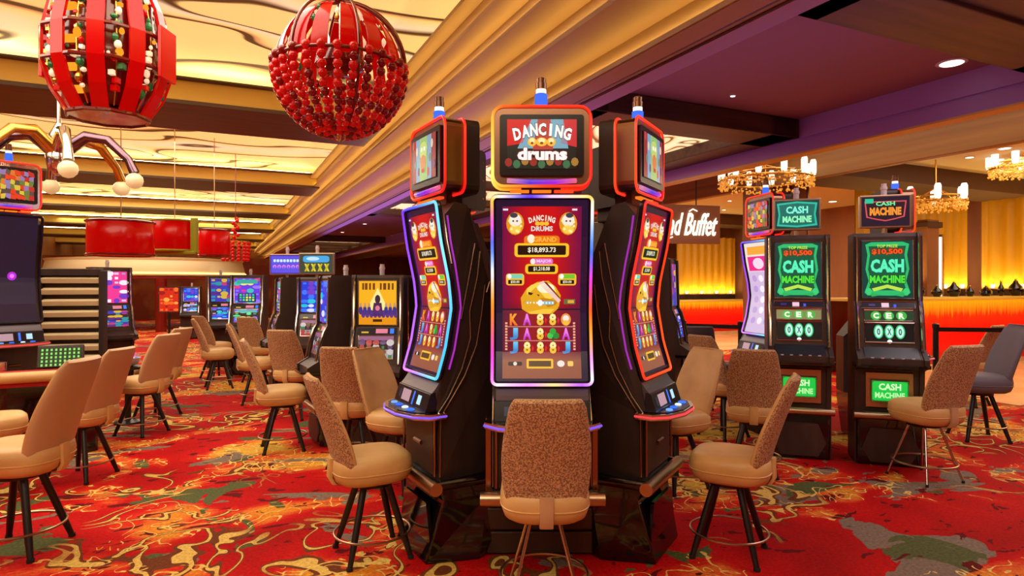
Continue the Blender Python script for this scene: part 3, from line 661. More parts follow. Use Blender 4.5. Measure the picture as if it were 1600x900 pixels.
# ------------------------------------------------------------------ upright machines
def cash_main(a, mapw=1):
    a.rect(0, .5, 1, 1, (8, 62, 56), 0)
    a.poly([(-.42, .93), (-.30, .97), (.30, .97), (.42, .93), (.38, .75), (.42, .5), (.36, .3), (.44, .1), (.38, .05), (-.38, .05), (-.44, .1), (-.36, .3), (-.42, .5), (-.38, .75)], (40, 190, 110), 1)
    a.poly([(-.36, .90), (.36, .90), (.33, .75), (.37, .5), (.31, .3), (.36, .14), (-.36, .14), (-.31, .3), (-.37, .5), (-.33, .75)], (6, 90, 60), 2)
    a.text('TOP PRIZE', 0, .90, .40, .05, (210, 240, 60), 4); a.text('$10,500', 0, .80, .62, .13, (90, 20, 4), 3, bold=.1); a.text('$10,500', 0, .80, .60, .11, (250, 84, 24), 4, bold=.05)
    a.text('CASH', 0, .56, .66, .25, (8, 110, 80), 3, bold=.09); a.text('CASH', 0, .56, .64, .23, (90, 250, 190), 4, bold=.05)
    a.text('MACHINE', 0, .33, .70, .15, (6, 80, 20), 3, bold=.09); a.text('MACHINE', 0, .33, .68, .135, (80, 230, 60), 4, bold=.05)
    a.poly([(-.3, .17), (0, .24), (.3, .17), (.26, .12), (0, .18), (-.26, .12)], (190, 230, 80), 4)
    for k in (-1, 1): a.ell(k*.36, .12, .06, .06, (60, 210, 120), 4); a.poly([(k*.1, .06), (k*.34, .10), (k*.3, .03)], (40, 180, 90), 4)
def picture(a, kind, seed=1):
    rnd = random.Random(seed)
    if kind == 'cash': return cash_main(a)
    pal = {'signv': [(60, 50, 170)], 'signy': [(40, 50, 50)], 'orange': [(250, 180, 30), (240, 120, 20), (90, 50, 110), (60, 60, 140), (255, 220, 90)], 'violet': [(110, 60, 230), (60, 200, 190), (150, 120, 255), (90, 230, 150), (250, 240, 120), (230, 60, 140)],
           'grid': [(150, 150, 150), (90, 60, 110), (180, 60, 60), (60, 120, 80), (200, 190, 190), (120, 80, 50)], 'blue': [(30, 60, 220), (60, 120, 255), (220, 225, 250), (120, 60, 200), (30, 200, 220)],
           'pink': [(250, 60, 150), (220, 200, 230), (170, 160, 210), (250, 240, 250), (120, 60, 200)], 'mix': [(60, 60, 190), (190, 60, 120), (40, 150, 160), (220, 180, 60), (90, 40, 120)], 'red': [(220, 40, 20), (250, 110, 30), (160, 20, 20), (255, 170, 70)]}[kind]
    a.rect(0, .5, 1, 1, pal[0], 0)
    if kind == 'orange':
        a.poly([(-.5, 0), (.5, 0), (.5, .22), (-.5, .22)], (236, 150, 20), 1)
        a.poly([(0, .84), (-.32, .28), (.32, .28)], (255, 236, 150), 2); a.ell(0, .58, .07, .10, (60, 36, 60), 4); a.poly([(-.10, .5), (.10, .5), (.15, .2), (-.15, .2)], (70, 40, 80), 3); a.ell(0, .38, .06, .06, (230, 120, 150), 5)
        for k in range(-4, 5): a.ell(k*.105+.05, .25, .055, .09, (90, 50, 130), 3)
        for k in range(-4, 5):
            if abs(k) > 1: a.ell(k*.11, .33, .05, .1, (60, 50, 130), 3); a.ell(k*.11, .45, .03, .05, (200, 150, 110), 3)
        for x, w_ in ((-.38, .05), (-.3, .07), (-.2, .05), (-.1, .06), (.08, .05), (.18, .08), (.29, .06), (.39, .05)): a.rect(x, .87, w_, .15, (120, 60, 20), 3)
        a.rect(0, .1, .24, .06, (70, 30, 10), 3); return
    if kind == 'signv':
        a.rect(0, .5, .94, .9, (96, 84, 230), 1)
        for k in range(8): a.rr(-.36+.103*k, .70, .08, .15, .03, (210, 240, 255), 2)
        for k in range(6): a.ell(-.36+.145*k, .38, .06, .10, (220, 130, 230), 2); a.ell(-.36+.145*k, .34, .03, .06, (120, 90, 240), 3)
        return
    if kind == 'signy':
        a.rect(0, .5, 1, 1, (60, 70, 60), 1); a.rr(0, .74, .8, .34, .1, (70, 170, 230), 2); a.ell(-.1, .76, .2, .1, (200, 230, 250), 3)
        for k in range(4): a.poly([(-.36+.2*k, .5), (-.30+.2*k, .5), (-.2+.2*k, .1), (-.26+.2*k, .1)], (230, 210, 50), 3); a.poly([(-.2+.2*k, .5), (-.26+.2*k, .5), (-.36+.2*k, .1), (-.30+.2*k, .1)], (200, 180, 40), 3)
        return
    nx, ny = (5, 4) if kind == 'grid' else (4, 7)
    for i in range(nx):
        for j in range(ny):
            x = -.5+(i+.5)/nx; y = (j+.5)/ny*(.8 if kind == 'grid' else 1)
            if kind == 'grid' or rnd.random() < .75: (a.ell if rnd.random() < .6 else a.rect)(x, y, (.42 if kind == 'grid' else .5)/nx*rnd.uniform(.8, 1.5), .45/ny*rnd.uniform(.8, 1.5), rnd.choice(pal[1:]), 2+(i+j) % 3)
    if kind == 'grid': a.rect(0, .9, 1, .2, (150, 90, 130), 1)
    if kind == 'violet': a.rect(0, .86, .8, .16, (60, 170, 160), 6); a.rr(0, .22, .7, .36, .04, (30, 60, 90), 6); [a.rect(-.24+.12*i, .13+.1*j, .08, .07, rnd.choice(pal[1:5]), 7) for i in range(5) for j in range(3)]
def upright(label, x, y, theta, w=.42, sz=1.0, main='cash', topper=None, group='upright gaming machines', low=None, trot=0, top_text=None, seed=1, simple=False):
    root = empty('upright_machine', (x, y, 0), theta); tag(root, label, 'gaming machine', group)
    h = w/2
    body = [(-.05, 0), (-.05, 1.86), (.19, 1.86), (.20, 1.83), (.215, 1.31), (.235, 1.27), (.27, 1.14), (.30, .93), (.40, .86), (.40, .80), (.27, .76), (.255, .44), (.255, 0)]
    q = [(u, z*sz) for u, z in body]
    MB().prism([(-u, z) for u, z in q], -h-.035, -h+.0, smi=0).prism([(-u, z) for u, z in q], h, h+.035).add([], []).build('side_panel', 'black', root, bevel=.004)
    inner = [(u-.018 if u > 0 else u, z) for u, z in q]
    MB().prism([(-u, z) for u, z in inner], -h+.0005, h-.0005).build('cabinet', 'darkwood', root)
    ib = [p for p in inner if p[0] > 0]
    def mp(z0, z1, ww):
        def f(X, Y, ly):
            z = (z0+(z1-z0)*Y)*sz; return (X*ww, -(interp(z, [p[1] for p in ib][::-1], [p[0] for p in ib][::-1])+.004+ly), z)
        return f
    def panel(name, z0, z1, ww, fn, frame=True):
        a = Art(False); fn(a); o = a.build(name, mp(z0, z1, ww), root, step=.0008)
        if frame:
            f = mp(z0, z1, ww); MB().tube([f(-.5, 0, 0), f(.5, 0, 0), f(.5, 1, 0), f(-.5, 1, 0)], .007, 6, True).build('screen_frame', 'chrome', o, smooth=True)
        return o
    panel('main_screen', 1.33, 1.80, w*.88, lambda a: picture(a, main, seed))
    def status(a): a.rect(0, .5, 1, 1, (14, 10, 24), 0); a.rect(-.05, .5, .14, .6, (250, 200, 220), 1); a.rect(.13, .4, .05, .4, (80, 90, 230), 1); a.rect(-.3, .5, .12, .3, (60, 40, 110), 1)
    if simple:
        panel('lower_screen', .98, 1.22, w*.8, lambda a: picture(a, low or 'grid', seed+3))
        def st2(a): a.rect(0, .5, 1, 1, (24, 14, 22), 0); a.rect(.12, .5, .3, .7, (230, 130, 150), 1); a.rect(.38, .5, .1, .8, (60, 130, 255), 1); a.rect(-.3, .3, .18, .25, (220, 180, 50), 1)
        panel('status_strip', 1.235, 1.30, w*.9, st2, False)
    else:
        panel('status_strip', 1.25, 1.305, w*.9, status)
        def strip(a):
            a.rect(0, .5, 1, 1, (130, 130, 80) if seed % 2 else (12, 60, 30), 0)
            for X, ch in ((-.26, 'C'), (0, 'E'), (.26, 'R')): a.ell(X, .5, .11, .42, (60, 180, 70), 1); a.text(ch, X, .5, .12, .55, (240, 255, 220), 3, bold=.06)
        panel('bonus_strip', 1.15, 1.235, w*.82, strip)
        def reels(a):
            a.rect(0, .5, 1, 1, (6, 10, 12), 0)
            for X, ch in ((-.22, '0'), (0, 'X'), (.22, '0')):
                a.ell(X, .55, .10, .36, (40, 200, 120), 1); a.ell(X, .55, .075, .30, (200, 255, 235), 2); a.text(ch, X, .55, .07 if ch == '0' else .09, .34, (20, 110, 90), 3, bold=.03)
            a.ell(0, .06, .05, .1, (250, 255, 250), 4)
        panel('reel_window', .98, 1.135, w*.82, reels)
        def con(a): a.rect(0, .5, 1, 1, (10, 10, 20), 0); a.rect(-.3, .6, .2, .4, (60, 60, 170), 1); a.rect(.03, .5, .3, .75, (235, 140, 130), 1); a.rr(.35, .5, .22, .9, .05, (20, 50, 220), 1); a.rect(.35, .6, .14, .3, (150, 190, 255), 2); a.rect(-.3, .2, .16, .15, (220, 200, 200), 1)
        panel('player_panel', .865, .945, w*.9, con, False)
        def lw(a): a.rect(0, .5, 1, 1, (4, 130, 40), 0); a.rr(0, .5, .94, .9, .08, (20, 200, 70), 1); a.text('CASH', 0, .7, .6, .32, (210, 255, 190), 2, bold=.04); a.text('MACHINE', 0, .3, .8, .28, (190, 255, 170), 2, bold=.04)
        panel('belly_screen', .51, .68, w*.62, lw)
        MB().box((0, -.258, .60), (w*.8, .02, .28)).build('belly_door', 'steel', root, bevel=.004).scale = (1, 1, 1)
        for o in kids(root):
            if o.name.startswith('belly_screen'): o.location = (0, -.034, 0)
        for k in range(5): MB().lathe([(.014, 0), (.014, .008)], 8, (-.14+.07*k, -.37, .862*sz)).build('button', 'white_plastic', root)
    for sg in (-1, 1):
        MB().tube([(sg*(h+.012), -(u+.012), z*sz) for u, z in ((.195, 1.84), (.21, 1.31), (.24, 1.25), (.275, 1.12), (.31, .93))], .011, 6).build('chrome_edge', 'chrome', root, smooth=True)
    MB().prism([(-h-.05, -.26), (-h-.05, -.38), (-h+.05, -.44), (h-.05, -.44), (h+.05, -.38), (h+.05, -.26)], .79*sz, .815*sz, axis='z').build('button_deck', 'gloss', root, bevel=.006)
    MB().box((0, -.12, .2*sz), (w+.05, .34, .40*sz)).build('base', 'gloss', root, bevel=.02)
    MB().tube([(-h-.05, -.315, .40*sz), (h+.05, -.315, .40*sz)], .03, 12).build('footrest', 'steel', root, smooth=True)
    MB().prism([(-.14, .30*sz), (.14, .30*sz), (.20, .14*sz), (.14, .03), (-.14, .03), (-.20, .14*sz)], -.302, -.288, axis='y').build('base_panel', 'black', root, bevel=.005)
    if topper:
        z0 = 1.92*sz; tw, th = w*(.82 if topper.startswith('cash') else 1.08), .24
        t = MB().box((0, 0, th/2), (tw+.03, .06, th+.03)).build('topper', 'steel', root, bevel=.006); t.location = (0, -.10, z0); t.rotation_euler = (0, 0, trot)
        a = Art(False)
        if topper == 'cash': a.rect(0, .5, 1, 1, (10, 60, 60), 0); a.poly([(-.46, .1), (-.42, .5), (-.46, .9), (0, .96), (.46, .9), (.42, .5), (.46, .1), (0, .04)], (40, 190, 160), 1); a.poly([(-.41, .16), (-.38, .5), (-.41, .84), (0, .9), (.41, .84), (.38, .5), (.41, .16), (0, .1)], (14, 110, 100), 2); a.text('CASH', 0, .66, .5, .26, (130, 250, 220), 4, bold=.04); a.text('MACHINE', 0, .33, .66, .24, (150, 255, 190), 4, bold=.05)
        elif topper == 'cash2': a.rect(0, .5, 1, 1, (34, 20, 40), 0); a.poly([(-.4, .3), (-.44, .85), (.44, .85), (.4, .3), (.2, .22), (0, .16), (-.2, .22)], (220, 80, 90), 1); a.poly([(-.37, .33), (-.41, .81), (.41, .81), (.37, .33), (.2, .26), (0, .20), (-.2, .26)], (40, 22, 34), 2); a.rect(-.34, .86, .18, .16, (40, 200, 150), 4); a.text('CASH', 0, .76, .4, .14, (120, 240, 160), 4, bold=.04); a.text('MACHINE', 0, .5, .66, .28, (250, 150, 50), 4, bold=.06)
        else: picture(a, topper, seed+9)
        a.build('topper_screen', lambda X, Y, ly: (X*tw, -.032-ly, Y*th), t, step=.0008)
        MB().tube([(0, 0, -.08), (0, 0, 0)], .02, 8).build('topper_post', 'steel', t)
        if not simple or topper != 'none':
            MB().lathe([(.022, 0), (.022, .05), (.026, .052), (.026, .075), (.02, .077), (.02, .10)], 12, (0, .02, th+.012)).build('candle_light', 'white_plastic', t, smooth=True)
    else:
        MB().lathe([(.022, 0), (.022, .05), (.026, .052), (.026, .075), (.02, .077), (.02, .10)], 12, (0, 0, 1.86*sz)).build('candle_light', 'white_plastic', root, smooth=True)
    return root
upright('dark machine with big green screen, teal topper tilted, left of the two green ones', 2.47, 5.49, -.31, topper='cash', seed=1)
upright('dark machine with big green screen, orange lettered topper, right of the two green ones', 3.09, 5.26, -.33, topper='cash2', seed=2)
C2 = (-1.17, 6.12)
def hexu(label, c, th, **k): return upright(label, c[0]+.447*math.sin(th), c[1]-.447*math.cos(th), th, **k)
hexu('small machine with orange pyramid-like picture above a grey symbol screen', C2, 0, main='orange', sz=.82, w=.38, simple=True, low='grid', seed=4)
hexu('machine turned left whose tall dark brown side is beside the orange-screen machine', C2, -PI/3, main='blue', sz=.82, w=.38, simple=True, low='grid', seed=5)
hexu('machine turned right, its dark side between the orange screen and the purple neon', C2, PI/3, main='mix', sz=.82, w=.38, simple=True, seed=6)
C3 = (-2.45, 8.45)
hexu('machine with blue and white screen and a yellow topper sign, back on the left', C3, 0, main='blue', sz=.825, w=.38, simple=True, low='grid', topper='signy', seed=7)
hexu('machine turned left with dark side, under the square violet topper sign', C3, -PI/3, main='violet', sz=.825, w=.38, simple=True, topper='signv', trot=PI/3, seed=8)
upright('glowing violet and turquoise machine at the far end of the aisle', P(392, 10.3), 10.3, .1, main='violet', sz=.86, w=.46, simple=True, low='violet', seed=12)
upright('far machine left of the violet one, mixed coloured screen', P(345, 11.2), 11.2, .5, main='mix', sz=.86, w=.4, simple=True, low='blue', seed=13)
upright('distant blue machine against the red far side, standing alone', P(300, 17.0), 17.0, .3, main='blue', sz=.75, w=.4, simple=True, low='blue', seed=15)
upright('machine with blue and magenta screen in profile, right of the red neon machine', P(1028, 6.3), 6.5, 1.15, main='mix', sz=.92, w=.4, simple=True, low='blue', seed=16)
jmachine('gaming_machine', 'curved machine with pale pink lit edge in profile, left of the green-screen pair', -1.4, (2.6+.54, 6.34), NL, RED, 'mosaic', r0=.447)
jmachine('gaming_machine', 'curved machine with pale violet lit edge in profile, right of the green-screen pair', 1.4, (3.02, 6.1), NL, RED, 'mosaic', r0=.447)
# left row along the wall of the aisle
jmachine('gaming_machine', 'tall machine at the left edge with a colourful topper and a dark curved screen', 1.0, (-5.42, 6.45), NL, RED, 'mosaic', dark=True, zs=1.13)
upright('narrow machine with a pink and purple screen right of the louvred partition', P(160, 8.4), 8.5, .9, main='pink', sz=.9, w=.4, simple=True, low='mix', seed=22)
# ------------------------------------------------------------------ hanging lamps
def globe(cx, cy, cz, R):
    root = empty('globe_pendant', (cx, cy, cz)); tag(root, 'round red globe pendant with beaded lower half hanging over the aisle', 'pendant lamp')
    MB().tube([(0, 0, HC-cz), (0, 0, -.02)], .012, 8).build('rod', 'chrome', root, smooth=True)
    for k, a in enumerate((.05, 1.1, 2.1)):
        MB().tube([(R*math.cos(t)*math.cos(a), R*math.cos(t)*math.sin(a), R*math.sin(t)*1.06) for t in (2*PI*i/48 for i in range(48))], .022 if k == 0 else .012, 8, True).build('frame_hoop', 'dkred', root, smooth=True)
    MB().tube([(R*math.cos(2*PI*i/48), R*math.sin(2*PI*i/48), .0) for i in range(48)], .014, 8, True).build('frame_hoop', 'dkred', root, smooth=True)
    n = 14
    for k in range(n):         # curved red glass staves of the upper half, gaps between them
        a0 = 2*PI*(k+.08)/n; a1 = 2*PI*(k+(.86 if k % 2 else .66))/n; rings = []
        for i in range(9):
            t = -.05+(1.15)*i/8; r = (R-.03)*math.cos(t); z = (R-.03)*1.05*math.sin(t)
            rings.append([(rr*math.cos(a), rr*math.sin(a), z) for rr, a in ((r, a0), (r, (a0+a1)/2), (r, a1), (r-.012, a1), (r-.012, (a0+a1)/2), (r-.012, a0))])
        MB().loft(rings).build('glass_stave', 'redglass', root, smooth=True)
    rnd = random.Random(3)
    for k in range(26):        # cut crystal drops hanging inside the openings
        a = 2*PI*((k % 14)+.95)/14; t = rnd.uniform(0, .9); r = (R-.06)*math.cos(t)
        MB().lathe([(.001, -.04), (.018, -.01), (.02, .005), (.008, .03), (.001, .035)], 6, (r*math.cos(a), r*math.sin(a), R*math.sin(t))).build('crystal_drop', rnd.choice(['gemw', 'gemw', 'gold', 'gemg']), root)
    MB().lathe([(.001, -.05), (.12, -.04), (.20, .02), (.18, .12), (.06, .20), (.02, .21)], 16).build('inner_bowl', 'dkred', root, smooth=True)
    for k in range(6):
        a = k*PI/3; MB().lathe([(.02, 0), (.02, .10), (.006, .14)], 8, (.14*math.cos(a), .14*math.sin(a), .10)).build('bulb', 'white', root, smooth=True)
    n = 28
    for k in range(n):
        a = 2*PI*k/n; mb = MB(); t = -.02; j = 0
        while t < PI/2-.06:
            if j % 1 == 0:
                r = R*math.cos(t)*1.0; br = .036*(.62+.38*math.cos(t)); da = (PI/n)*(j % 2)
                if r > .05+.10*(k % 2): mb.ball((r*math.cos(a+da*0), r*math.sin(a+da*0), -R*1.06*math.sin(t)), br, 8, rnd.choice([0, 0, 1, 2, 2]))
            t += .063/R; j += 1
        mb.build('bead_strand', ['bead', 'beadlight', 'beaddark'], root, smooth=True)
    MB().lathe([(.001, -.05), (.03, -.03), (.06, 0), (.05, .01)], 12, (0, 0, -R*1.06)).build('finial', 'chrome', root, smooth=True)
    l = bpy.data.lights.new('globe_bulb', 'POINT'); l.energy = 25; l.color = (1, .6, .35); l.shadow_soft_size = .08
    lo = bpy.data.objects.new('bulb_light', l); COL.objects.link(lo); lo.location = (cx, cy, cz+.0)
    lo.parent = None
globe(P(532, 5.0), 5.0, CAMZ+337*5/F, .505)
def lantern(cx, cy, cz, R, H):
    root = empty('faceted_lantern', (cx, cy, cz)); tag(root, 'faceted red lantern filled with green, amber and clear gems, hanging top left', 'pendant lamp')
    n = 10
    MB().tube([(0, 0, HC-cz), (0, 0, -H*.5)], .012, 8).build('rod', 'chrome', root, smooth=True)
    prof = [(.62, .62), (.86, .36), (.97, .10), (.97, -.16), (.84, -.36), (.62, -.53)]
    for k in range(n):
        a = 2*PI*(k+.1)/n
        mb = MB()
        for (r0, z0), (r1, z1) in zip(prof, prof[1:]):
            w = .056; t = Vector((-math.sin(a), math.cos(a), 0)); o = Vector((math.cos(a), math.sin(a), 0))
            vs = [o*R*r0+t*w+Vector((0, 0, z0*H)), o*R*r0-t*w+Vector((0, 0, z0*H)), o*R*r1-t*w+Vector((0, 0, z1*H)), o*R*r1+t*w+Vector((0, 0, z1*H))]
            vs += [v-o*.02 for v in vs]
            mb.add(vs, [(0, 1, 2, 3), (7, 6, 5, 4), (0, 4, 5, 1), (1, 5, 6, 2), (2, 6, 7, 3), (3, 7, 4, 0)])
        mb.build('glass_stave', 'redglass', root)
    for r, z in ((.62, .62), (.97, .10), (.97, -.16), (.63, -.54)):
        MB().tube([(R*r*math.cos(2*PI*i/n+.3), R*r*math.sin(2*PI*i/n+.3), z*H) for i in range(n)], .017, 6, True).build('frame_band', 'dkred', root)
    MB().lathe([(R*.30, .55*H), (R*.72, .4*H), (R*.80, .05*H), (R*.78, -.2*H), (R*.5, -.48*H), (R*.05, -.5*H)], 16).build('inner_drum', 'dkred', root, smooth=True)
    MB().lathe([(R*.64, -.545*H), (R*.64, -.53*H), (R*.1, -.525*H)], n).build('bottom_plate', 'dkred', root)
    rnd = random.Random(8)
    for k in range(n):      # chains of gems and little ornaments hanging between the staves
        a = 2*PI*(k+.6)/n; mb = MB()
        for i in range(17):
            z = .50-.055*i; rr_ = R*interp(z, [-.53, -.36, -.16, .10, .36, .62], [.60, .82, .95, .95, .84, .60])*.94; s = rnd.uniform(.012, .030)
            da = rnd.uniform(-.09, .09)
            (mb.ball if rnd.random() < .6 else lambda c, r_, n_, mi, sz: mb.box(c, (r_*1.6, r_*1.6, r_*1.5), mi))((rr_*math.cos(a+da), rr_*math.sin(a+da), z*H), s, 7, rnd.choice([0, 0, 1, 1, 2, 3, 4, 4]), rnd.uniform(.8, 1.5))
        mb.tube([(R*interp(z_, [-.53, -.36, -.16, .10, .36, .62], [.60, .82, .95, .95, .84, .60])*.94*math.cos(a), R*interp(z_, [-.53, -.36, -.16, .10, .36, .62], [.60, .82, .95, .95, .84, .60])*.94*math.sin(a), z_*H) for z_ in (-.5, -.36, -.16, .1, .36, .55)], .006, 5, mi=3)
        mb.build('gem_chain', ['gemw', 'gemg', 'amber', 'gold', 'redglass'], root)
    for k in range(40):
        a = rnd.uniform(0, 2*PI); z = rnd.uniform(-.42, .42); r = R*(.86 if z > -.2 else .86-.9*(-.2-z)*1.3)
        m = rnd.choice(['gemw', 'gemg', 'amber', 'gemw', 'redglass', 'gemg', 'gold']); s = rnd.uniform(.012, .026)
        MB().ball((0, 0, 0), s, 6, 0, rnd.uniform(.8, 1.4)).build('gem', m, root).location = (r*math.cos(a), r*math.sin(a), z*H)
    for z in (.22, -.03, -.25, -.40):
        MB().box((-R*.10, -R*.83*(1 if z > -.3 else .8), z*H), (.10, .03, .06)).build('amber_pane', 'amber', root, bevel=.01)
    for sg in (-1, 1): MB().box((sg*R*1.02, 0, -.02*H), (.03, .22, .42*H)).build('side_panel', 'redglass', root, bevel=.004)
lantern(P(170, 5.0), 5.0, CAMZ+362*5/F, .455, .95)
# drum lamps further along
def drum(px, D, w, h, cz, label, frame=None):
    x = P(px, D); root = empty('drum_pendant', (x, D, cz)); tag(root, label, 'pendant lamp', 'drum pendants over the left aisle')
    MB().lathe([(w/2*.97, -h/2), (w/2, -h/2+.02), (w/2, h/2-.02), (w/2*.97, h/2)], 28).build('shade', 'redglass', root, smooth=True)
    for z in (-h/2, h/2): MB().tube([(w/2*1.01*math.cos(2*PI*i/28), w/2*1.01*math.sin(2*PI*i/28), z) for i in range(28)], .018, 6, True).build('rim', 'lime' if frame else 'dkred', root, smooth=True)
    MB().tube([(0, 0, h/2), (0, 0, HC-cz)], .009, 6).build('hanger', 'steel', root)
    for k in range(3): MB().tube([(w*.48*math.cos(k*2.1), w*.48*math.sin(k*2.1), h/2), (0, 0, h/2+.03)], .007, 6).build('spider_arm', 'steel', root)
    if frame:
        for sg in (-1, 1): MB().box((sg*(w/2+.05), -w*.2, 0), (.10, .10, h*1.15)).build('frame_post', 'lime', root, bevel=.01)
        MB().box((0, -w*.3, -h/2-.04), (w+.2, .06, .05)).build('frame_rail', 'lime', root, bevel=.008)
drum(189, 9.6, .90, .50, CAMZ+72*9.6/F, 'red drum pendant, leftmost of the three drums')
drum(273, 11.0, .74, .52, CAMZ+76*11/F, 'red drum pendant in a lime green frame', True)
drum(335, 12.0, .56, .48, CAMZ+65*12/F, 'small red drum pendant, rightmost of the three drums')
def bead_chandelier(px, D, R, cz):
    root = empty('bead_chandelier', (P(px, D), D, cz)); tag(root, 'small red bead chandelier close to the stepped soffit', 'chandelier')
    MB().tube([(0, 0, .5), (0, 0, HC-cz)], .008, 6).build('rod', 'dkred', root)
    mb = MB()
    for i in range(10): mb.ball((.05*math.sin(i*2), .05*math.cos(i*2), .5-i*.05), .045, 8)
    mb.build('bead_stem', 'bead', root, smooth=True)
    MB().tube([(R*math.cos(2*PI*i/20), R*math.sin(2*PI*i/20), 0) for i in range(20)], .015, 6, True).build('ring', 'gold', root)
    for k in range(14):
        a = 2*PI*k/14; mb = MB()
        for i in range(6): mb.ball((R*math.cos(a)*(1-.02*i), R*math.sin(a)*(1-.02*i), -.03-i*.07), .036, 8)
        mb.build('bead_strand', 'bead', root, smooth=True)
bead_chandelier(368, 13.5, .28, CAMZ+.92)
def candle_chandelier(px, D, R, cz, n, label, top, lampz=0):
    root = empty('candle_chandelier', (P(px, D), D, cz)); tag(root, label, 'chandelier', 'candle chandeliers on the buffet side')
    MB().tube([(R*math.cos(2*PI*i/40), R*math.sin(2*PI*i/40), 0) for i in range(40)], .02, 6, True).build('ring', 'gold', root, smooth=True)
    MB().tube([(R*.8*math.cos(2*PI*i/40), R*.8*math.sin(2*PI*i/40), .1) for i in range(40)], .014, 6, True).build('ring', 'gold', root, smooth=True)
    MB().tube([(0, 0, .1), (0, 0, top-cz)], .012, 6).build('rod', 'gold', root)
    for k in range(6): MB().tube([(R*math.cos(k*PI/3), R*math.sin(k*PI/3), 0), (0, 0, .25)], .007, 5).build('spoke', 'gold', root)
    for k in range(n):
        a = 2*PI*k/n
        MB().lathe([(.04, 0), (.05, .05), (.05, .2), (.035, .24)], 8, (R*math.cos(a), R*math.sin(a), .03)).build('candle_lamp', 'white', root, smooth=True)
    rnd = random.Random(2)
    mb = MB()
    for k in range(420):
        a = rnd.uniform(0, 2*PI); mb.ball((R*math.cos(a)*rnd.uniform(.9, 1.05), R*math.sin(a)*rnd.uniform(.9, 1.05), rnd.uniform(-.13, .04)), .016, 6)
    tag(mb.build('crystal_fringe', 'amberglass', root), kind='stuff')

candle_chandelier(1196, 10.2, .70, CAMZ+163*10.2/F, 12, 'large gold ring chandelier with candle lamps under the mauve edge', CAMZ+2.45)
candle_chandelier(1462, 10.4, .42, CAMZ+128*10.4/F, 6, 'smaller dark ring chandelier on a rod over the buffet', CAMZ+2.07)
candle_chandelier(1592, 10.0, .38, CAMZ+182*10.0/F, 8, 'bright chandelier cut off by the right picture edge', CAMZ+2.07)
# crystal wall of tubes hanging in the wooden coffer, upper right
root = empty('tube_chandelier', (P(1570, 9.0), 9.0, CAMZ+2.36)); tag(root, 'cluster of glowing glass tubes hanging in the wooden coffer at upper right', 'chandelier')
for k, (dx, dz, ta) in enumerate(((-.18, 0, .25), (.02, .04, 0), (.19, .03, -.05))):
    MB().lathe([(.045, -.18), (.045, .16)], 8).build('glass_tube', 'white', root, smooth=True).matrix_local = Matrix.Translation((dx, 0, dz)) @ Matrix.Rotation(-ta, 4, 'Y')
    MB().lathe([(.052, -.2), (.052, -.17)], 8, (dx+.18*ta*0, 0, dz)).build('cap', 'gold', root)
# chrome-armed globe chandelier on the left
root = empty('arm_chandelier', (P(92, 6.4), 6.4, CAMZ+1.36)); tag(root, 'chrome chandelier with curved arms and pearl globes at far left', 'chandelier')
MB().tube([(0, 0, .0), (0, 0, HC-CAMZ-1.36)], .02, 8).build('rod', 'chrome', root, smooth=True)
MB().lathe([(.02, -.25), (.10, -.18), (.12, -.05), (.06, .05), (.09, .15), (.03, .28)], 14).build('hub', 'chrome', root, smooth=True)
for k in range(6):
    a = k*PI/3+.2; c, s_ = math.cos(a), math.sin(a)
    ar = MB().tube([(c*r, s_*r, z) for r, z in ((.05, 0), (.25, .16), (.45, .13), (.64, -.06), (.70, -.20))], [.07, .06, .05, .04, .05], 10).build('arm', ('duct', 'gold', 'chrome')[k % 3], root, smooth=True)
    MB().ball((c*.62, s_*.62, -.30), .085, 12).build('globe', mat('pearl_glass', (225, 205, 170), .2, emit=(255, 220, 150), es=.35) if k == 0 else 'pearl', root, smooth=True) if False else None
    MB().ball((c*.70, s_*.70, -.28), .085, 12).build('globe_shade', 'pearl', root, smooth=True)
# ------------------------------------------------------------------ left side furniture
root = empty('louvred_partition', (P(112, 7.0), 7.0, 0), .25); tag(root, 'louvred wooden partition with pale slats behind the left stools', 'partition')
for sg in (-1, 1): MB().box((sg*.31, 0, .80), (.06, .10, 1.6)).build('post', 'black', root, bevel=.008)
MB().box((0, 0, 1.58), (.6, .10, .08)).build('rail', 'black', root, bevel=.008); MB().box((0, .03, .8), (.58, .02, 1.5)).build('back_panel', 'darkwood', root)
mb = MB()
for k in range(8): mb.box((0, -.01, .62+.125*k), (.56, .07, .06), rx=.35)
mb.build('slat', 'cream', root, bevel=.006)
# gaming table
root = empty('gaming_table', (P(66, 5.45), 5.45, 0), .5); tag(root, 'dark gaming table with padded tan rail and green numbered display on the left', 'table')
MB().prism([(-.42, .2), (-.42, -.2), (-.2, -.36), (.2, -.36), (.42, -.2), (.42, .2)], 0, .62, axis='z').build('pedestal', 'gloss', root, bevel=.02)
MB().prism([(-.50, .25), (-.50, -.25), (-.25, -.44), (.25, -.44), (.50, -.25), (.50, .25)], .62, .68, axis='z').build('tabletop', 'redfelt', root, bevel=.01)
MB().tube([(-.50, .25, .70), (-.52, -.24, .70), (-.26, -.46, .70), (.26, -.46, .70), (.52, -.24, .70), (.50, .25, .70)], .045, 10).build('padded_rail', 'leather', root, smooth=True)
MB().box((.12, .12, .80), (.34, .06, .20), rx=-.3).build('display_housing', 'black', root, bevel=.008)
a = Art(False); a.rect(0, .5, 1, 1, (10, 50, 20), 0)
for i in range(9):
    for j in range(5): a.rect(-.44+.11*i, .1+.2*j, .05, .12, (150, 230, 110), 1)
o = a.build('number_display', lambda x, y, ly: (.12+x*.30, .075-ly+.06*(y-.5), .72+y*.16), root)
MB().tube([(-.3, .05, .71), (-.3, .05, .78)], .05, 12).build('cup_holder', 'chrome', root, smooth=True)
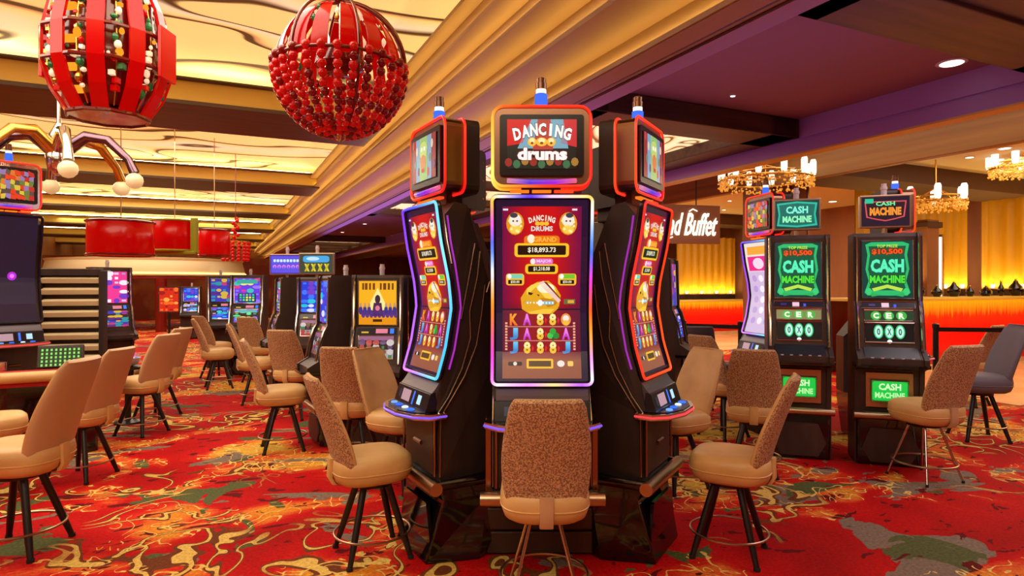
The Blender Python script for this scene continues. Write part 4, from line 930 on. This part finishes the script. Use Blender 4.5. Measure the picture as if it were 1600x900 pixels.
root = empty('drinks_table', (P(200, 6.55), 6.55, 0)); tag(root, 'small dark table with a sparkling blue lit bowl between the left stools', 'table')
MB().lathe([(.13, 0), (.13, .02), (.03, .04), (.03, .54), (.05, .56), (.15, .565), (.15, .59)], 18).build('stand', 'leg', root, smooth=True)
a = empty('glass_bowl', (P(200, 6.55), 6.55, .592)); tag(a, 'sparkling blue lit glass bowl on the small table between the left stools', 'bowl')
MB().lathe([(.04, 0), (.09, .02), (.12, .09), (.11, .09), (.08, .03), (.001, .02)], 16).build('dish', 'white_plastic', a, smooth=True)
for k in range(14): MB().ball((.06*math.cos(k*2.4)*(k % 3+.5)/2, .06*math.sin(k*2.4)*(k % 3+.5)/2, .07+.016*(k % 4)), .022, 7).build('glass_gem', emat_c([(60, 120, 255), (230, 240, 255), (40, 60, 220), (240, 90, 150)][k % 4]), a, smooth=True)
# canopy over the far bar: cream curved fascia on a red column
cx, cy = P(190, 20), 21.5
root = empty('bar_canopy', (cx, cy, 0)); tag(root, 'curved cream bar canopy with dark underside in the far left aisle', 'canopy')
ring = [(3.0*math.cos(2*PI*k/56), 2.6*math.sin(2*PI*k/56)) for k in range(56)]
MB().loft([[(x*s_, y*s_, z) for x, y in ring] for s_, z in ((.92, 1.70), (1.0, 1.72), (1.03, 1.86), (1.0, 2.20), (1.02, 2.28), (.9, 2.3))]).build('fascia', 'cream', root, smooth=True)
MB().loft([[(x*s_, y*s_, z) for x, y in ring] for s_, z in ((.9, 1.62), (1.02, 1.63), (1.02, 1.70), (.9, 1.70))]).build('lower_band', 'dkred', root, smooth=True)
MB().tube([(x*1.035, y*1.035, 1.80) for x, y in ring], .03, 6, True).build('light_strip', 'ledsoft', root, smooth=True)
MB().lathe([(.16, 0), (.16, 1.63)], 16, (P(243, 19)-cx, 19.3-cy, 0)).build('column', 'dkred', root, smooth=True)
MB().lathe([(.16, 0), (.16, 1.63)], 16, (-1.8, -.8, 0)).build('column', 'dkred', root, smooth=True)
def poster(px, D, z, w, h, kind, label, name='lit_poster'):
    root = empty(name, (P(px, D), D, 0), .3); tag(root, label, 'sign')
    MB().box((0, .02, z), (w+.06, .05, h+.06)).build('frame', 'black', root); MB().tube([(0, .02, 0), (0, .02, z-h/2)], .03, 8).build('stand', 'leg', root)
    a = Art(False); picture(a, kind, 21); a.build('poster_face', lambda X, Y, ly: (X*w, -.008-ly, z-h/2+Y*h), root)
poster(264, 16.5, 1.05, .45, .62, 'red', 'orange lit poster beside the red column under the canopy')
# low red partition closing the aisle end
struct('wall_far_left', MB().box((-2.6, 30.0, 1.3), (9.6, .2, 2.6)), 'farred')
# ------------------------------------------------------------------ buffet
def counter(name, s0, s1, t, top, label, depth=.7):
    root = empty(name, RM((s0+s1)/2, t), ROOM); tag(root, label, 'counter', 'backlit red buffet counters'); w = s1-s0
    MB().box((0, .05, top/2+.03), (w, .06, top-.06)).build('lit_front', 'glow', root)
    MB().box((0, depth/2, top), (w+.1, depth, .05)).build('worktop', 'beamgold', root, bevel=.01)
    MB().box((0, depth-.1, top/2), (w, .1, top)).build('back_panel', 'darkwood', root)
    MB().box((0, .04, .05), (w, .10, .10)).build('kick_board', 'tile', root); return root
counter('buffet_counter', 7.2, 14.7, 13.9, .98, 'long red backlit counter under the buffet sign, glowing orange at its top edge')
counter('bar_counter', 9.1, 14.3, 6.6, 1.2, 'tall red backlit bar counter at the right picture edge')
# gold curtains with uplights
def curtain(s0, s1, t, z0, z1, label, side=False):
    root = empty('gold_curtain', RM((s0+s1)/2, t) if not side else RM(t, (s0+s1)/2), ROOM-(PI/2 if side else 0)); s0, s1 = min(s0, s1), max(s0, s1); tag(root, label, 'curtain', 'gold curtains behind the counters'); w = s1-s0
    n = int(w*26); pts = [(-w/2+w*i/n, .035*math.sin(i*.9)) for i in range(n+1)]
    mb = MB(); vs = [(x, y, z0) for x, y in pts]+[(x, y, z1) for x, y in pts]+[(x, y+.02, z0) for x, y in pts]+[(x, y+.02, z1) for x, y in pts]; m = n+1
    mb.add(vs, [(i, i+1, m+i+1, m+i) for i in range(n)]+[(2*m+i+1, 2*m+i, 3*m+i, 3*m+i+1) for i in range(n)]); mb.build('cloth', 'curtain', root, smooth=True)
    MB().tube([(-w/2-.05, .01, z1), (w/2+.05, .01, z1)], .02, 8).build('rail', 'gold', root)
    if z0 > .3:
        MB().box((0, .05, z0/2), (w, .1, z0)).build('plinth', 'darkwood', root)
    k = max(2, int(w/.5))
    for i in range(k):
        MB().lathe([(.03, 0), (.045, .08)], 8, (-w/2+w*(i+.5)/k, -.10, z0+.02)).build('uplight', 'white', root)
    l = bpy.data.lights.new('uplighter', 'AREA'); l.shape = 'RECTANGLE'; l.size = w; l.size_y = .05; l.energy = 15*w; l.color = (1, .75, .25)
    o = bpy.data.objects.new('uplight_lamp', l); COL.objects.link(o); o.parent = root; o.location = (0, -.14, z0+.05); o.rotation_euler = (PI-.35, 0, 0)
curtain(8.9, 10.0, 14.9, 1.15, 2.6, 'gold curtain lit from below, behind the long counter near the pillar')
curtain(12.4, 14.7, 14.9, 1.15, 2.9, 'gold curtain seen between the two green-screen machines')
curtain(10.9, 14.35, 8.0, 1.35, 3.35, 'wide gold curtain behind the bar counter at the right edge')
curtain(7.85, 3.6, 14.65, 1.35, 3.35, 'gold curtain on the side wall, beyond the wide one at the right edge', side=True)
# pillars
root = empty('panelled_pillar', (P(1224, 11.3), 11.3, 0), ROOM*.2); tag(root, 'brown panelled pillar behind the left green-screen machine', 'pillar')
MB().box((0, .3, 1.72), (1.0, .5, 3.44)).build('shaft', 'wallbrown', root, bevel=.01)
for x in (-.49, -.16, .16, .49): MB().box((x, .045, 1.72), (.025, .03, 3.44)).build('fillet', 'bronze', root)
root = empty('light_pillar', (P(1460, 12.15), 12.15, 0), ROOM); tag(root, 'narrow wooden pillar with a bright vertical light strip at its right edge', 'pillar')
MB().box((0, .12, 1.35), (.36, .2, 2.7)).build('shaft', 'wallbrown', root, bevel=.01)
MB().box((.205, .1, 1.62), (.04, .2, 1.5)).build('light_strip', 'white', root); MB().box((.26, .1, 1.62), (.05, .22, 1.6)).build('edge_trim', 'steel', root)
MB().box((0, .1, 2.6), (.46, .26, .12)).build('capital', 'darkbrown', root, bevel=.02)
# silhouettes of bottles and urns on the bar counter: dark rounded serving ware
rnd = random.Random(11)
for k in range(9):
    s = 10.2+k*.5; p = RM(s, 7.0); o = empty('serving_urn', (p.x, p.y, 1.226)); h = rnd.uniform(.16, .30); r = rnd.uniform(.05, .12)
    tag(o, 'dark serving urn standing on the bar counter at the right', 'urn', 'urns on the bar counter')
    MB().lathe([(r*.6, 0), (r*.7, .02), (r, h*.3), (r*.95, h*.6), (r*.4, h*.85), (r*.3, h)], 14).build('urn_body', 'gloss', o, smooth=True)
    MB().ball((0, 0, h+.015), .02, 8).build('lid_knob', 'gold', o, smooth=True)
for k, s in enumerate((7.9, 8.5)):
    p = RM(s, 14.2); o = empty('serving_tray', (p.x, p.y, 1.006), ROOM); tag(o, ['steel chafing dish on the long counter under the sign, left one', 'steel chafing dish on the long counter under the sign, right one'][k], 'chafing dish')
    MB().box((0, 0, .09), (.42, .3, .14)).build('pan', 'steel', o, bevel=.02); MB().lathe([(.16, 0), (.15, .06), (.05, .1)], 16, (0, 0, .16)).build('lid', 'steel', o, smooth=True)
# sign
p = RM(7.45, 7.6)
D = 12.0
root = empty('buffet_sign', (P(1064, D), D, CAMZ+95*D/F), .22); tag(root, 'brown hanging sign with glowing white script reading Grand Buffet', 'sign')
W_, H_ = 1.66, .74
MB().box((0, .06, 0), (W_, .12, H_)).build('board', 'signwood', root, bevel=.01)
mb = MB()
vs, fs = text_mesh('Grand Buffet', .45, .01)
for yy in (-.03, -.002): mb.add([(x*1.46+.03, yy, y*.44) for x, y in vs], fs)
mb.build('lettering', 'white', root)
a = MB().tube([(.16, -.02, .24), (.24, -.02, .29), (.33, -.02, .25)], .012, 6).build('flourish', 'white', root, smooth=True)
MB().tube([(-.4, -.02, -.24), (-.3, -.02, -.29), (-.18, -.02, -.25)], .012, 6).build('flourish', 'white', root, smooth=True)
for sg in (-1, 1): MB().tube([(sg*.35, .06, H_/2), (sg*.35, .06, CAMZ+2.44-root.location.z)], .012, 6).build('hanger', 'leg', root)
# rope barriers
def barrier(x0, y0, x1, y1, label):
    for k, (x, y) in enumerate(((x0, y0), (x1, y1))):
        o = empty('barrier_post', (x, y, 0)); tag(o, label+(', left post with the belt' if k == 0 else ', right post'), 'barrier post', 'barrier posts before the buffet')
        MB().lathe([(.16, 0), (.16, .015), (.03, .03)], 18).build('foot', 'leg', o, smooth=True); MB().lathe([(.03, .02), (.03, .94), (.036, .945), (.036, .99), (.02, 1.0)], 12).build('pole', 'leg', o, smooth=True)
        if k == 0:
            d = Vector((x1-x0, y1-y0, 0)); MB().box((d.x/2, d.y/2, .93), (d.length, .006, .05), rz=math.atan2(d.y, d.x)).build('belt', 'leg', o)
barrier(P(1068, 7.9), 7.9, P(1157, 7.6), 7.6, 'black barrier post before the long counter')
barrier(P(1462, 7.2), 7.2, P(1640, 7.0), 7.0, 'black barrier post before the bar counter')
# ------------------------------------------------------------------ ceiling fittings
def downlight(s, t, h, label, r=.07):
    o = empty('downlight', RM(s, t, CAMZ+h), 0); tag(o, label, 'ceiling light', 'round recessed downlights')
    MB().lathe([(r*1.25, 0), (r*1.25, -.008), (r, -.012)], 18).build('trim_ring', 'white_plastic', o, smooth=True); MB().lathe([(r*.95, -.0125), (r*.9, -.016)], 18).build('lens', 'down', o)
def pix(px, py, h):      # where a ceiling spot at height h is in room coordinates
    Dd = F*h/(445-py); x = (px-800)/F*Dd; return (x*CR+Dd*SR, -x*SR+Dd*CR)
for px, py, r in ((1487, 99, .11), (570, 350, .07), (535, 363, .07), (614, 368, .07), (1145, 150, .03)):
    s, t = pix(px, py, 2.19); downlight(s, t, 2.20, {1487: 'large bright downlight in the dark tray ceiling, upper right', 570: 'downlight in the far tray, topmost of three left of the purple neon', 535: 'downlight in the far tray, leftmost of three', 614: 'downlight in the far tray, rightmost of three', 1145: 'tiny unlit downlight in the dark tray ceiling'}[px], r)
for px, py, r in ((1374, 250, .05), (1369, 264, .05), (1416, 273, .05), (1468, 245, .05), (1515, 246, .06), (1452, 272, .04), (1570, 232, .08), (1301, 315, .1), (1380, 308, .05), (1102, 305, .05), (1140, 314, .05), (1090, 322, .05), (1131, 328, .05), (1167, 332, .05), (1165, 342, .05)):
    s, t = pix(px, py, 2.06)
    if s > 9.1 and s < 14.9 and t < 44: downlight(s, t, 2.07, 'recessed downlight in the cream buffet ceiling', r)
# blue wall display glimpsed between the machines
root = empty('wall_screen', (P(757, 12), 12.0, 0), 0); tag(root, 'bright blue upright display glimpsed left of the centre machine', 'display')
MB().box((0, .04, 1.45), (.56, .06, 1.0)).build('housing', 'black', root); MB().tube([(0, .04, 0), (0, .04, .95)], .04, 8).build('stand', 'leg', root)
a = Art(False); picture(a, 'blue', 33); a.build('display_face', lambda X, Y, ly: (X*.5, -ly, 1.0+Y*.9), root)
